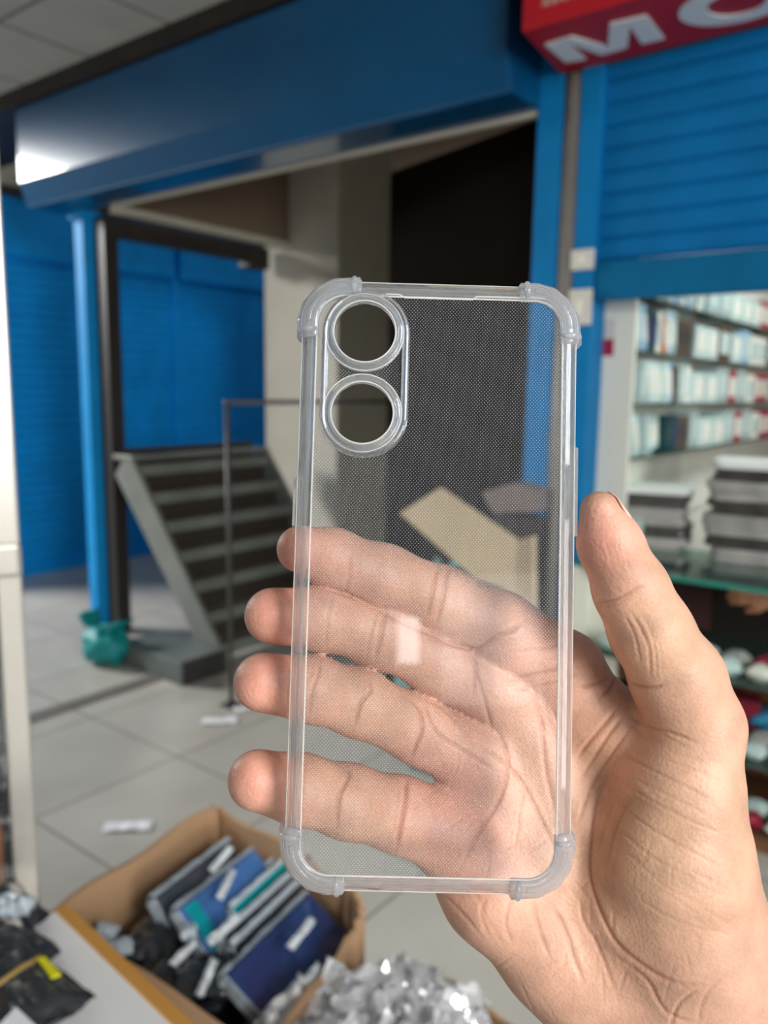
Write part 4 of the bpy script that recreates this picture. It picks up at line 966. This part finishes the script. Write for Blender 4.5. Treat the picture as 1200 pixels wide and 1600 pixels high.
# ================================================================== THE HAND
def field(prims_by_group, lo, hi, h):
    """prims_by_group: list of (k_inside, k_union, [(a, b, ra, rb)]) -> level set on a grid"""
    n = np.ceil((hi - lo) / h).astype(int) + 1
    ax = [lo[i] + h * np.arange(n[i], dtype=np.float32) for i in range(3)]
    out = None
    def smin(a, b, k):
        q = np.maximum(k - np.abs(a - b), 0) / k
        return np.minimum(a, b) - q * q * k * 0.25
    for kin, kun, prims in prims_by_group:
        g = np.full(n, 0.02, np.float32)
        for a, b, ra, rb in prims:
            a = np.array(a, np.float32); b = np.array(b, np.float32); mg = max(ra, rb) + 0.013
            i0 = np.maximum(((np.minimum(a, b) - mg - lo) / h).astype(int), 0); i1 = np.minimum(((np.maximum(a, b) + mg - lo) / h).astype(int) + 2, n)
            if (i1 <= i0).any(): continue
            X = ax[0][i0[0]:i1[0], None, None]; Y = ax[1][None, i0[1]:i1[1], None]; Z = ax[2][None, None, i0[2]:i1[2]]
            ba = b - a; L2 = float(ba @ ba) + 1e-12
            t = np.clip(((X - a[0]) * ba[0] + (Y - a[1]) * ba[1] + (Z - a[2]) * ba[2]) / L2, 0, 1)
            d = np.sqrt((X - a[0] - t * ba[0]) ** 2 + (Y - a[1] - t * ba[1]) ** 2 + (Z - a[2] - t * ba[2]) ** 2) - (ra + (rb - ra) * t)
            sl_ = (slice(i0[0], i1[0]), slice(i0[1], i1[1]), slice(i0[2], i1[2]))
            g[sl_] = smin(g[sl_], d.astype(np.float32), kin)
        out = g if out is None else smin(out, g, kun)
    return out, ax, n
def surface_nets(f_, lo, h):
    s = f_ < 0; c = s[:-1, :-1, :-1]
    corners = [(i, j, k) for i in (0, 1) for j in (0, 1) for k in (0, 1)]
    def sub(A_, i, j, k): return A_[i:A_.shape[0] - 1 + i, j:A_.shape[1] - 1 + j, k:A_.shape[2] - 1 + k]
    cnt = sum(sub(s, *q).astype(np.int8) for q in corners)
    act = (cnt > 0) & (cnt < 8); idx = np.argwhere(act); ids = np.full(act.shape, -1, np.int32); ids[act] = np.arange(len(idx))
    val = {q: f_[idx[:, 0] + q[0], idx[:, 1] + q[1], idx[:, 2] + q[2]] for q in corners}
    acc = np.zeros((len(idx), 3)); num = np.zeros(len(idx))
    for p in corners:
        for d_ in range(3):
            if p[d_] == 1: continue
            q = list(p); q[d_] = 1; q = tuple(q); va, vb = val[p], val[q]; m = (va < 0) != (vb < 0)
            t = np.where(m, va / np.where(m, va - vb, 1), 0)
            pos = np.zeros((len(idx), 3)); pos += np.array(p); pos[:, d_] += t; acc[m] += pos[m]; num[m] += 1
    V = lo + h * (idx + acc / num[:, None]); quads = []
    for d_ in range(3):
        a0_, b0_ = [x for x in range(3) if x != d_]
        sl0 = [slice(None)] * 3; sl1 = [slice(None)] * 3; sl0[d_] = slice(0, -1); sl1[d_] = slice(1, None)
        cr_ = s[tuple(sl0)] != s[tuple(sl1)]; E_ = np.argwhere(cr_)
        ok = (E_[:, a0_] > 0) & (E_[:, b0_] > 0) & (E_[:, a0_] < ids.shape[a0_]) & (E_[:, b0_] < ids.shape[b0_]); E_ = E_[ok]
        def g(da, db):
            q = E_.copy(); q[:, a0_] -= da; q[:, b0_] -= db; return ids[q[:, 0], q[:, 1], q[:, 2]]
        Q_ = np.stack([g(0, 0), g(1, 0), g(1, 1), g(0, 1)], 1)
        ins = s[E_[:, 0], E_[:, 1], E_[:, 2]]; flip = ins if d_ != 1 else ~ins
        Q_[~flip] = Q_[~flip][:, ::-1]; quads.append(Q_)
    return V, np.concatenate(quads)
def mesh_from(V, Q_, name):
    me = bpy.data.meshes.new(name); me.vertices.add(len(V)); me.vertices.foreach_set('co', np.ascontiguousarray(V, np.float32).ravel())
    me.loops.add(Q_.size); me.loops.foreach_set('vertex_index', np.ascontiguousarray(Q_, np.int32).ravel())
    me.polygons.add(len(Q_)); me.polygons.foreach_set('loop_start', np.arange(0, Q_.size, 4, dtype=np.int32))
    me.update(calc_edges=True); me.validate(); me.polygons.foreach_set('use_smooth', np.ones(len(me.polygons), bool)); return me
def cp(px, py, d): return np.array([(px - 600) / F * d, -(py - 800) / F * d, -d])
def chain(pts):
    out = []
    for p, q in zip(pts[:-1], pts[1:]): out.append((cp(*p[:3]), cp(*q[:3]), p[3] * p[2] / F, q[3] * q[2] / F))
    return out
D = 0.001
fingers = [
 chain([(469, 858, .2380, 37), (520, 872, .2415, 44), (600, 903, .2480, 50), (690, 940, .2560, 53), (780, 985, .2610, 59), (880, 1050, .2640, 64)]),      # index
 chain([(426, 962, .2370, 44), (500, 966, .2405, 47), (590, 988, .2490, 50), (680, 1030, .2570, 51), (790, 1085, .2630, 58)]),                          # middle
 chain([(411, 1066, .2350, 46), (490, 1077, .2385, 49), (560, 1098, .2450, 50), (650, 1138, .2555, 50), (750, 1190, .2610, 58)]),                      # ring
 chain([(403, 1219, .2325, 47), (470, 1233, .2360, 51), (545, 1252, .2420, 54), (625, 1272, .2500, 55), (720, 1310, .2550, 64)]),                      # little
]
thumb = chain([(937, 798, .2262, 31), (953, 850, .2275, 46), (986, 922, .2310, 54), (1016, 985, .2350, 60), (1058, 1060, .2400, 68), (1086, 1135, .2430, 70), (1062, 1235, .2440, 94)])
palm = (chain([(880, 1050, .2650, 62), (985, 1250, .2640, 72), (1010, 1430, .2620, 80)]) +
        chain([(790, 1090, .2655, 60), (900, 1280, .2640, 74), (960, 1440, .2620, 80)]) +
        chain([(745, 1190, .2620, 60), (830, 1330, .2610, 74), (920, 1480, .2600, 82)]) +
        chain([(712, 1300, .2560, 72), (770, 1390, .2560, 76), (868, 1490, .2570, 80), (985, 1620, .2580, 84)]) +
        chain([(900, 1095, .2630, 52), (1030, 1170, .2520, 62)]) +
        chain([(1062, 1235, .2440, 94), (1052, 1340, .2460, 114), (1070, 1450, .2500, 122), (1110, 1590, .2560, 124)]) +
        chain([(980, 1400, .2540, 92), (1040, 1560, .2570, 120), (1130, 1720, .2560, 150), (1240, 1900, .2540, 165), (1400, 2180, .2500, 180)]) +
        chain([(930, 1520, .2560, 92), (1060, 1700, .2570, 130), (1180, 1900, .2560, 150), (1330, 2180, .2520, 180)]))
groups = [(0.004, 0.0005, fingers[0]), (0.004, 0.0005, fingers[1]), (0.004, 0.0005, fingers[2]), (0.004, 0.0005, fingers[3]),
          (0.0065, 0.0038, palm), (0.005, 0.0035, thumb)]
lo = np.array([-0.058, -0.285, -0.292], np.float32); hi = np.array([0.205, 0.022, -0.195], np.float32); HG = 0.0010
fld, ax_, n_ = field(groups, lo, hi, HG)
fld[:, 0, :] = 0.002; fld[-1, :, :] = 0.002; fld[:, :, 0] = 0.002; fld[:, :, -1] = 0.002
V, Q_ = surface_nets(fld, lo, HG); del fld
me = mesh_from(V, Q_, 'hand_base')
tmp = bpy.data.objects.new('hand_tmp', me); col.objects.link(tmp)
sm = tmp.modifiers.new('s', 'SMOOTH'); sm.factor = 0.5; sm.iterations = 1
sd = tmp.modifiers.new('d', 'SUBSURF'); sd.levels = 1; sd.render_levels = 1
dg = bpy.context.evaluated_depsgraph_get(); me2 = bpy.data.meshes.new_from_object(tmp.evaluated_get(dg))
bpy.data.objects.remove(tmp); bpy.data.meshes.remove(me); me2.name = 'hand'
nv_ = len(me2.vertices)
co = np.empty(nv_ * 3, np.float32); me2.vertices.foreach_get('co', co); co = co.reshape(-1, 3).astype(np.float64)
no = np.empty(nv_ * 3, np.float32); me2.vertices.foreach_get('normal', no); no = no.reshape(-1, 3).astype(np.float64)
if (no[:, 2][co[:, 2] > np.percentile(co[:, 2], 99)].mean()) < 0:
    me2.flip_normals(); no = -no
# creases of the palm side: polylines on the skin, (x, y) in photo pixels turned into hand coordinates
PX = 600 + F * co[:, 0] / -co[:, 2]; PY = 800 - F * co[:, 1] / -co[:, 2]
front = np.clip((no[:, 2] + 0.15) / 0.5, 0, 1)
disp = np.zeros(nv_); red = np.zeros(nv_)
def crease(pts, depth, width, r=None, curve=True):
    P = np.array(pts, float)
    if curve and len(P) > 2:                          # smooth through the points
        o_ = []
        Pe = np.vstack([2 * P[0] - P[1], P, 2 * P[-1] - P[-2]])
        for i in range(1, len(Pe) - 2):
            for t in np.linspace(0, 1, 6, endpoint=False):
                a, b, c, d = Pe[i - 1], Pe[i], Pe[i + 1], Pe[i + 2]
                o_.append(0.5 * (2 * b + (c - a) * t + (2 * a - 5 * b + 4 * c - d) * t * t + (3 * b - a - 3 * c + d) * t ** 3))
        o_.append(P[-1]); P = np.array(o_)
    m = (PX > P[:, 0].min() - 30) & (PX < P[:, 0].max() + 30) & (PY > P[:, 1].min() - 30) & (PY < P[:, 1].max() + 30) & (front > 0)
    ix = np.where(m)[0]; x, y = PX[ix], PY[ix]; best = np.full(len(ix), 1e9); par = np.zeros(len(ix)); nS = len(P) - 1
    for i in range(nS):
        a, b = P[i], P[i + 1]; ba = b - a; t = np.clip(((x - a[0]) * ba[0] + (y - a[1]) * ba[1]) / (ba @ ba + 1e-9), 0, 1)
        d = np.hypot(x - a[0] - t * ba[0], y - a[1] - t * ba[1]); u_ = d < best; best[u_] = d[u_]; par[u_] = (i + t[u_]) / nS
    ends = np.clip(np.minimum(par, 1 - par) * 6, 0.15, 1)
    w = np.exp(-(best / width) ** 2) * ends * front[ix]
    bulge = np.exp(-((best - 2.6 * width) / (1.6 * width)) ** 2) * ends * front[ix]
    disp[ix] += -depth * w + depth * 0.15 * bulge
    red[ix] = np.maximum(red[ix], w * (r if r is not None else min(1, depth / 0.0006)))
m_ = 0.001
for pts, dep, wd2 in [
  # index
  ([(551, 866), (546, 900), (538, 934)], .35, 4), ([(700, 885), (694, 925), (682, 975)], .6, 5), ([(684, 880), (676, 925), (665, 968)], .4, 4),
  # middle
  ([(522, 925), (514, 965), (508, 1012)], .35, 4), ([(604, 950), (596, 990), (585, 1035)], .5, 5), ([(592, 948), (580, 990), (572, 1028)], .3, 3),
  # ring
  ([(497, 1032), (498, 1050), (487, 1080), (482, 1122)], .4, 4), ([(490, 1031), (486, 1060)], .25, 3),
  ([(574, 1052), (580, 1078), (566, 1095), (560, 1112), (551, 1142)], .6, 4.5), ([(568, 1062), (570, 1090), (558, 1105)], .3, 3), ([(640, 1090), (656, 1110), (660, 1140), (650, 1165), (640, 1188)], .7, 4.5),
  # little
  ([(477, 1186), (472, 1230), (463, 1280)], .3, 3.5), ([(538, 1188), (545, 1212), (532, 1240), (528, 1262), (525, 1300)], .65, 4.5), ([(532, 1190), (540, 1215), (527, 1245)], .35, 3),
  ([(634, 1212), (634, 1245), (626, 1290), (618, 1330)], .9, 5), ([(622, 1225), (622, 1265), (612, 1305)], .3, 3.5),
  ([(486, 914), (540, 928), (590, 952), (640, 978), (700, 1002), (765, 1024)], .6, 4.5),  # index-middle gap, its shadow line darkened in the skin colour
  # web folds between the finger bases
  ([(668, 998), (720, 1010), (745, 1014), (772, 996), (800, 985), (822, 966)], .9, 5), ([(740, 1014), (744, 1050), (738, 1085)], .6, 5), ([(744, 1050), (758, 1100), (768, 1140)], .5, 4),
  ([(662, 1098), (672, 1118), (690, 1150), (740, 1182), (776, 1208)], .6, 4), ([(664, 1095), (690, 1105), (735, 1150)], .25, 3),
  # main palm lines
  ([(905, 1020), (870, 1045), (830, 1055), (795, 1062)], .6, 5), ([(905, 1052), (860, 1068), (800, 1080)], .45, 4), ([(900, 990), (860, 1010), (795, 1022)], .3, 4),
  ([(768, 1128), (790, 1170), (794, 1205), (780, 1250), (750, 1300), (715, 1362)], .6, 4.5), ([(745, 1160), (786, 1190), (815, 1222), (850, 1290), (868, 1330)], .5, 4),
  ([(830, 1070), (846, 1130), (852, 1200), (870, 1280)], .45, 5), ([(860, 1100), (880, 1160), (880, 1240)], .35, 4), ([(805, 1325), (812, 1270), (822, 1225)], .25, 3),
  # thumb
  ([(930, 944), (950, 940), (972, 932), (990, 922), (1012, 914)], .45, 4.5), ([(933, 950), (960, 945), (985, 934)], .2, 3),
  ([(985, 955), (1002, 985), (1014, 1015), (1016, 1060)], .35, 3.5), ([(998, 950), (1016, 985), (1024, 1020), (1026, 1062)], .25, 3), ([(976, 960), (992, 995), (1002, 1040)], .22, 3), ([(1008, 955), (1028, 1000), (1036, 1055)], .15, 2.6),
  ([(968, 1058), (990, 1068), (1015, 1074), (1040, 1070)], .5, 4), ([(982, 1118), (1010, 1134), (1045, 1144), (1100, 1165)], .45, 4), ([(1000, 1128), (1040, 1150), (1075, 1170)], .2, 3),
  # fold bundle running from the thumb web
  ([(965, 1105), (945, 1130), (920, 1160), (898, 1190)], .6, 4.5), ([(975, 1118), (950, 1150), (925, 1190), (905, 1225)], .55, 4.5), ([(990, 1130), (955, 1180), (925, 1230), (900, 1290)], .45, 4),
  ([(940, 1020), (960, 1050), (955, 1075), (935, 1090)], .7, 5), ([(905, 1075), (930, 1068), (955, 1060)], .5, 4),
  # thenar wrinkles
  ([(962, 1172), (1016, 1202), (1070, 1228), (1126, 1258)], .28, 3.2), ([(941, 1197), (1000, 1240), (1070, 1278), (1145, 1310)], .3, 3.2), ([(985, 1215), (1040, 1240), (1110, 1275)], .18, 2.6),
  ([(950, 1240), (1010, 1290), (1080, 1330), (1140, 1362)], .25, 3), ([(960, 1290), (1020, 1340), (1100, 1380)], .2, 3), ([(1020, 1180), (1090, 1205), (1140, 1225)], .2, 3), ([(975, 1330), (1050, 1392), (1120, 1420)], .16, 3),
  ([(990, 1400), (1060, 1440), (1150, 1462)], .16, 3),
  ([(955, 1200), (930, 1260), (922, 1330), (924, 1380), (945, 1440), (975, 1485), (1045, 1532), (1110, 1540)], .6, 5), ([(990, 1245), (965, 1290), (950, 1350)], .35, 3.5), ([(975, 1220), (948, 1280), (935, 1330)], .3, 3.2),
  ([(862, 1412), (884, 1455), (898, 1500), (912, 1535)], .5, 5), ([(905, 1400), (912, 1440), (935, 1480), (965, 1560)], .35, 4.5), ([(800, 1400), (790, 1440), (800, 1475)], .3, 4.5), ([(835, 1405), (842, 1450), (860, 1500)], .35, 5),
  ([(690, 1395), (720, 1425), (750, 1460)], .3, 4), ([(970, 1500), (1010, 1530), (1040, 1580), (1090, 1600)], .4, 4.5), ([(760, 1400), (752, 1430), (765, 1465)], .25, 4), ([(1090, 1545), (1060, 1570), (1045, 1610)], .35, 4), ([(1130, 1525), (1100, 1560), (1090, 1600)], .25, 4)]:
    crease(pts, dep * m_ * 0.8, wd2 * 0.66)
rs = random.Random(4)
for k in range(46):                                   # fine parallel skin lines on the thenar mound and heel
    x, y = rs.uniform(930, 1130), rs.uniform(1180, 1560)
    a = math.radians(rs.gauss(26, 7) if rs.random() < .7 else rs.gauss(100, 12)); Lh = rs.uniform(15, 45)
    crease([(x - Lh * math.cos(a), y - Lh * math.sin(a)), (x, y + rs.uniform(-2, 2)), (x + Lh * math.cos(a), y + Lh * math.sin(a))], rs.uniform(.05, .12) * m_, 2.3)
for k in range(90):                                   # faint cross-hatching over the hollow of the palm
    x, y = rs.uniform(660, 960), rs.uniform(1030, 1580)
    if x < 640 + max(0, y - 1360) * .9: continue
    a = math.radians(rs.choice((rs.gauss(60, 12), rs.gauss(-35, 12), rs.gauss(95, 10)))); Lh = rs.uniform(12, 34)
    crease([(x - Lh * math.cos(a), y - Lh * math.sin(a)), (x + rs.uniform(-2, 2), y), (x + Lh * math.cos(a), y + Lh * math.sin(a))], rs.uniform(.04, .12) * m_, 2.1)
for (cx_, cy_, n2, a_, Lh, sp) in ((445, 1225, 0, 0, 0, 0), (600, 1130, 5, 80, 16, 7), (585, 1265, 5, 83, 18, 8), (560, 1240, 3, 83, 15, 7), (640, 940, 5, 72, 20, 9), (560, 1000, 4, 75, 18, 8), (1000, 880, 5, 68, 26, 8), (970, 870, 4, 75, 30, 9)):
    for k in range(n2):
        a = math.radians(a_ + rs.uniform(-5, 5)); x = cx_ + (k - n2 / 2) * sp; y = cy_ + (k - n2 / 2) * sp * .25
        crease([(x - Lh * math.cos(a), y - Lh * math.sin(a)), (x + Lh * math.cos(a), y + Lh * math.sin(a))], .09 * m_, 2.0, curve=False)
# thumb nail seat: a shallow step on the side of the thumb that faces right
co += no * disp[:, None]
# pigment: pink pads and knuckles, ochre mounds, darker creases (own colours), finger-gap shadow painted in
def blob(x, y, r): return np.exp(-(((PX - x) ** 2 + (PY - y) ** 2) / r ** 2))
pad = np.clip(blob(455, 858, 55) + blob(425, 962, 55) + blob(408, 1066, 55) + blob(400, 1219, 55) + 0.9 * blob(935, 850, 60) + 0.35 * blob(700, 1230, 110) + .4 * blob(720, 1330, 90) + .35 * blob(850, 1020, 90), 0, 1)
ochre = np.clip(blob(1010, 1320, 170) + blob(590, 1100, 70) * .6 + blob(570, 1250, 70) * .5 + blob(1040, 1000, 100) * .7, 0, 1)
cols = np.ones((nv_, 4), np.float32)
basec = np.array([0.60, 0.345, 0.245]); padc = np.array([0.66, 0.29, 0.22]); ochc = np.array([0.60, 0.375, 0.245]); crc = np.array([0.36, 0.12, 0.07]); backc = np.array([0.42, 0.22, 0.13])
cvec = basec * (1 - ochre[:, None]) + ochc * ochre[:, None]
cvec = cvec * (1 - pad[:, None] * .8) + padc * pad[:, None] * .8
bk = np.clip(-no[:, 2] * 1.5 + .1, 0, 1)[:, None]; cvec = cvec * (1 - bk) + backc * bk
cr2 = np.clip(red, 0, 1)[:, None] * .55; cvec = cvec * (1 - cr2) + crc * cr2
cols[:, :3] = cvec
me2.vertices.foreach_set('co', np.ascontiguousarray(co, np.float32).ravel())
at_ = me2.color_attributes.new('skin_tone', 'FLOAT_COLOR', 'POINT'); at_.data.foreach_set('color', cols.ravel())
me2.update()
def skin(name, with_attr=True, base=(0.55, 0.32, 0.2)):
    m, nt, b = new_mat(name); L = nt.links.new
    tc = nt.nodes.new('ShaderNodeTexCoord')
    n1 = nt.nodes.new('ShaderNodeTexNoise'); n1.inputs['Scale'].default_value = 90; n1.inputs['Detail'].default_value = 6; L(tc.outputs['Object'], n1.inputs['Vector'])
    r1 = nt.nodes.new('ShaderNodeMapRange'); r1.inputs[1].default_value = .3; r1.inputs[2].default_value = .7; r1.inputs[3].default_value = .80; r1.inputs[4].default_value = 1.10; L(n1.outputs[0], r1.inputs[0])
    n3 = nt.nodes.new('ShaderNodeTexNoise'); n3.inputs['Scale'].default_value = 1400; n3.inputs['Detail'].default_value = 2; L(tc.outputs['Object'], n3.inputs['Vector'])
    r3 = nt.nodes.new('ShaderNodeMapRange'); r3.inputs[1].default_value = .3; r3.inputs[2].default_value = .7; r3.inputs[3].default_value = .95; r3.inputs[4].default_value = 1.05; L(n3.outputs[0], r3.inputs[0])
    mm_ = nt.nodes.new('ShaderNodeMath'); mm_.operation = 'MULTIPLY'; L(r1.outputs[0], mm_.inputs[0]); L(r3.outputs[0], mm_.inputs[1])
    sc_ = nt.nodes.new('ShaderNodeVectorMath'); sc_.operation = 'SCALE'; L(mm_.outputs[0], sc_.inputs['Scale'])
    if with_attr:
        at = nt.nodes.new('ShaderNodeAttribute'); at.attribute_name = 'skin_tone'; L(at.outputs['Color'], sc_.inputs[0])
    else: sc_.inputs[0].default_value = base
    L(sc_.outputs[0], b.inputs['Base Color'])
    b.inputs['Roughness'].default_value = 0.5; b.inputs['Specular IOR Level'].default_value = 0.45
    b.inputs['Subsurface Weight'].default_value = 0.22; b.inputs['Subsurface Radius'].default_value = (1.0, 0.35, 0.2); b.inputs['Subsurface Scale'].default_value = 0.0035
    v = nt.nodes.new('ShaderNodeTexVoronoi'); v.inputs['Scale'].default_value = 900; L(tc.outputs['Object'], v.inputs['Vector'])
    n2 = nt.nodes.new('ShaderNodeTexNoise'); n2.inputs['Scale'].default_value = 260; n2.inputs['Detail'].default_value = 5; L(tc.outputs['Object'], n2.inputs['Vector'])
    ad = nt.nodes.new('ShaderNodeMath'); ad.operation = 'MULTIPLY_ADD'; L(n2.outputs[0], ad.inputs[0]); ad.inputs[1].default_value = 1.6; L(v.outputs['Distance'], ad.inputs[2])
    bp_ = nt.nodes.new('ShaderNodeBump'); bp_.inputs['Strength'].default_value = .27; bp_.inputs['Distance'].default_value = .00035
    L(ad.outputs[0], bp_.inputs['Height']); L(bp_.outputs[0], b.inputs['Normal'])
    return m
M['skin'] = skin('palm_skin')
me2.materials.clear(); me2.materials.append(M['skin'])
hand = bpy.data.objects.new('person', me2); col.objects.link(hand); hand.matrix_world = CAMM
tag(hand, 'bare right hand of a person, palm up front, holding the clear phone case', 'person')
# thumbnail: a curved plate on the right side of the thumb tip
na, nb = cp(958, 772, .2262), cp(978, 822, .2290)
axis = Vector(nb - na).normalized(); outw = Vector((0.93, 0.30, -0.45)); outw = (outw - axis * outw.dot(axis)).normalized(); side = axis.cross(outw)
nc = Vector(cp(947, 826, .2275)); vs = []; nn1, nn2 = 12, 12
for i in range(nn1 + 1):
    for j in range(nn2 + 1):
        u_, v_ = i / nn1, (j / nn2 * 2 - 1)
        th = v_ * 0.95; rad = 0.0059 + 0.0019 * min(1, u_ * 1.6)
        wtip = math.sqrt(max(0, 1 - (1 - min(1, u_ * 2.6)) ** 2)) * .9 + .1
        p = nc + axis * (-0.0088 + 0.0125 * u_) + (outw * math.cos(th * wtip) + side * math.sin(th * wtip)) * rad
        vs.append(p)
fs = [(i * (nn2 + 1) + j, (i + 1) * (nn2 + 1) + j, (i + 1) * (nn2 + 1) + j + 1, i * (nn2 + 1) + j + 1) for i in range(nn1) for j in range(nn2)]
nail = MB().add(vs, fs).build('thumb_nail', mat('nail', (0.70, 0.43, 0.34), 0.25, coat=0.3), hand, smooth=True)
so = nail.modifiers.new('thick', 'SOLIDIFY'); so.thickness = 0.0005
nail['label'] = 'pale pink thumb nail'

# hand of a person behind the glass counter, far right
hx, hy = 1188, 930
o3 = on_t(hx, hy, 0.22); hw_ = W(*o3)
fgs = []
for k in range(4):
    y = (k - 1.5) * 0.019
    fgs.append((0.003, 0.0015, [(np.array([-0.10 + abs(k - 1.2) * .008, y, -0.012]), np.array([-0.065, y, 0.0]), .0075, .0085), (np.array([-0.065, y, 0.0]), np.array([-0.025, y * .95, 0.0]), .0085, .010)]))
fgs.append((0.008, 0.006, [(np.array([-0.025, -0.026, 0]), np.array([0.045, -0.014, 0]), .014, .018), (np.array([-0.025, 0.026, 0]), np.array([0.045, 0.014, 0]), .014, .018), (np.array([-.02, 0, 0]), np.array([.05, 0, 0]), .014, .02), (np.array([.045, 0, 0]), np.array([.13, 0, 0]), .024, .03),
            (np.array([.03, -.03, 0]), np.array([-.01, -.05, 0]), .012, .010), (np.array([-.01, -.05, 0]), np.array([-.04, -.055, -.005]), .010, .008)]))
lo2, hi2 = np.array([-.125, -.08, -.05]), np.array([.17, .06, .05])
f2, _, _ = field(fgs, lo2, hi2, 0.003); f2[-1] = 0.002; V2, Q2 = surface_nets(f2, lo2, 0.003)
m2_ = mesh_from(V2, Q2, 'person'); m2_.materials.append(skin('far_skin', False, (0.50, 0.22, 0.12)))
p2 = bpy.data.objects.new('person', m2_); col.objects.link(p2); p2.location = hw_; p2.rotation_euler = (math.radians(70), 0, math.radians(-12))
tag(p2, 'forearm and hand of a person in a red sleeve behind the glass counter', 'person')
MB().tube([(0.05, 0, 0), (0.10, 0, 0.0), (0.17, 0, 0.01), (0.26, 0, 0.02), (0.36, 0.01, 0.03)], [.031, .038, .042, .048, .055], 18).build('red_sleeve', M['redcloth'], p2, smooth=True)
